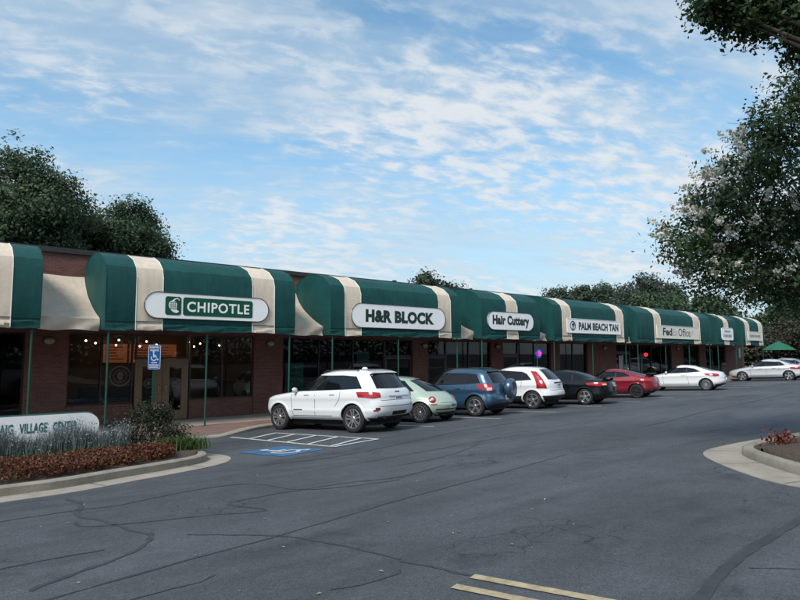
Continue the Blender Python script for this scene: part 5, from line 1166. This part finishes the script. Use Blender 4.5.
# accessible parking sign
ps = thing('parking_sign', 'blue accessible parking sign on a green post by the shop doors', 'sign', (5.42, 16.15, walk_z(5.4) - .0))
mb = MB(); mb.prism([(-.03, -.02), (.03, -.02), (.03, .0), (.012, .012), (-.012, .012), (-.03, .0)], -.02, 2.52, 'xy'); mb.build('post', 'green_metal', ps)
z0 = 1.87 - .0
mb = MB(); mb.prism([(a, b + z0 + .29) for a, b in rrect(.315, .63, .03)], -.032, -.024, 'xz'); pl = mb.build('plate', 'sign_blue', ps)
mb = MB(); mb.tube([(a * .95, -.033, b * .97 + z0 + .29) for a, b in rrect(.315, .63, .03) + rrect(.315, .63, .03)[:1]], .004, 4); mb.build('border', 'sign_white', pl)
for s_ in WHEELCHAIR:
    mb = MB(); mb.add([(u * .24, -.0345, v * .24 + z0 + .31) for u, v in s_], [tuple(range(len(s_)))]); mb.build('wheelchair_symbol', 'sign_white', pl)
lettering('lettering', 'RESERVED', .25, .055, 'sign_white', pl, (0, -.033, z0 + .54), bold=.02); lettering('lettering', 'PARKING', .22, .05, 'sign_white', pl, (0, -.033, z0 + .465), bold=.02)
for k, (w__, z_) in enumerate(((.15, .145), (.24, .085), (.24, .03))):
    mb = MB(); m_n = 6
    for j in range(m_n): mb.box(-w__ / 2 + w__ * j / m_n, -w__ / 2 + w__ * (j + .7) / m_n, -.035, -.033, z0 + z_ - .016, z0 + z_ + .016)
    mb.build('small_print', 'sign_white', pl)
M['red_reflect'] = mat('red_reflect', (.5, .02, .04), .4)
mb = MB(); mb.box(-.02, .17, -.03, -.022, .86, .94); mb.build('red_tab', 'red_reflect', ps)
# litter bin
t = thing('litter_bin', 'dark litter bin on the pavement left of the silver sedan', 'litter bin', (49.0, 19.2, walk_z(49.0)))
mb = MB(); mb.lathe([(.24, .0), (.29, .05), (.30, .85), (.27, .88)], 18); mb.build('body', 'cladding', t, angle=40); mb = MB(); mb.lathe([(.30, .88), (.29, .97), (.20, 1.10), (.07, 1.17), (.002, 1.18)], 18); mb.build('lid', 'cladding', t, smooth=True)
# green parasol at the far end
t = thing('parasol', 'open green parasol standing beyond the silver sedan', 'parasol', (62.0, 19.4, gz(62, 19.4)))
hb = 2.05
mb = MB(); mb.tube([(0, 0, 0), (0, 0, hb + .75)], .03, 8); mb.build('pole', 'dark_metal', t)
mb = MB(); n = 8
ring0 = [(1.40 * math.cos(2 * math.pi * i / n), 1.40 * math.sin(2 * math.pi * i / n), hb) for i in range(n)]; ring1 = [(.8 * a / 1.40, .8 * b / 1.40, hb + .42) for a, b, c in ring0]
mb.add(ring0 + ring1 + [(0, 0, hb + .78)], [(i, (i + 1) % n, n + (i + 1) % n, n + i) for i in range(n)] + [(n + i, n + (i + 1) % n, 2 * n) for i in range(n)]); mb.build('canopy', mat('parasol_green', (.008, .11, .062), .7), t)
mb = MB(); mb.lathe([(.32, 0), (.32, .06), (.06, .10)], 16); mb.build('base', 'dark_metal', t)
UND = leafmat('leaf_under', (.028, .030, .020), (.068, .064, .042))
for i, (x, y, hg, lab) in enumerate([(66, 25, 4.2, 'low brownish tree right behind the end of the shop row'), (70, 19, 4.4, 'low brownish tree behind the parasol canopy'), (72, 13, 4.0, 'low brownish tree behind the roof of the silver sedan'), (70, 7, 4.4, 'low brownish tree beyond the grey sedan at the right edge'), (74, 1, 4.6, 'low brownish tree just outside the right edge'), (73, 23, 5.2, 'brownish tree filling the gap between parasol and shop row')]):
    tree(lab, (x, y, gz(x, y) - .3), blobset((x, y, hg * .5 + .5), (3.2, 3.2, hg * .45), 18, 1.3, 80 + i), .16, UND, .30, 34, .42, 22, group='low trees beyond the far end', name='low_tree')
t = thing('wall_notice', 'small white notice on the brick wall beyond the farthest awning', 'notice', (57.0, YW, 1.3)); mb = MB(); mb.box(-.2, .2, -.02, -.002, 0, .8); mb.build('sheet', 'paper', t)
# fallen leaves and grit on the asphalt
n = 70; x = RNG.uniform(1, 16, n); y = RNG.uniform(2.5, 10, n); keep = [(a, b) for a, b in zip(x, y) if not (b > 9.3 or (a > 8.4 and b < 5.2))]
P = np.array([(a, b, gz(a, b) + .012) for a, b in keep]); o = leaves('litter', P, .04, leafmat('dead_leaf', (.22, .17, .11), (.45, .42, .36)), asp=.6, up_bias=6); tag(o, 'scattered fallen leaves and grit on the asphalt', kind='stuff')
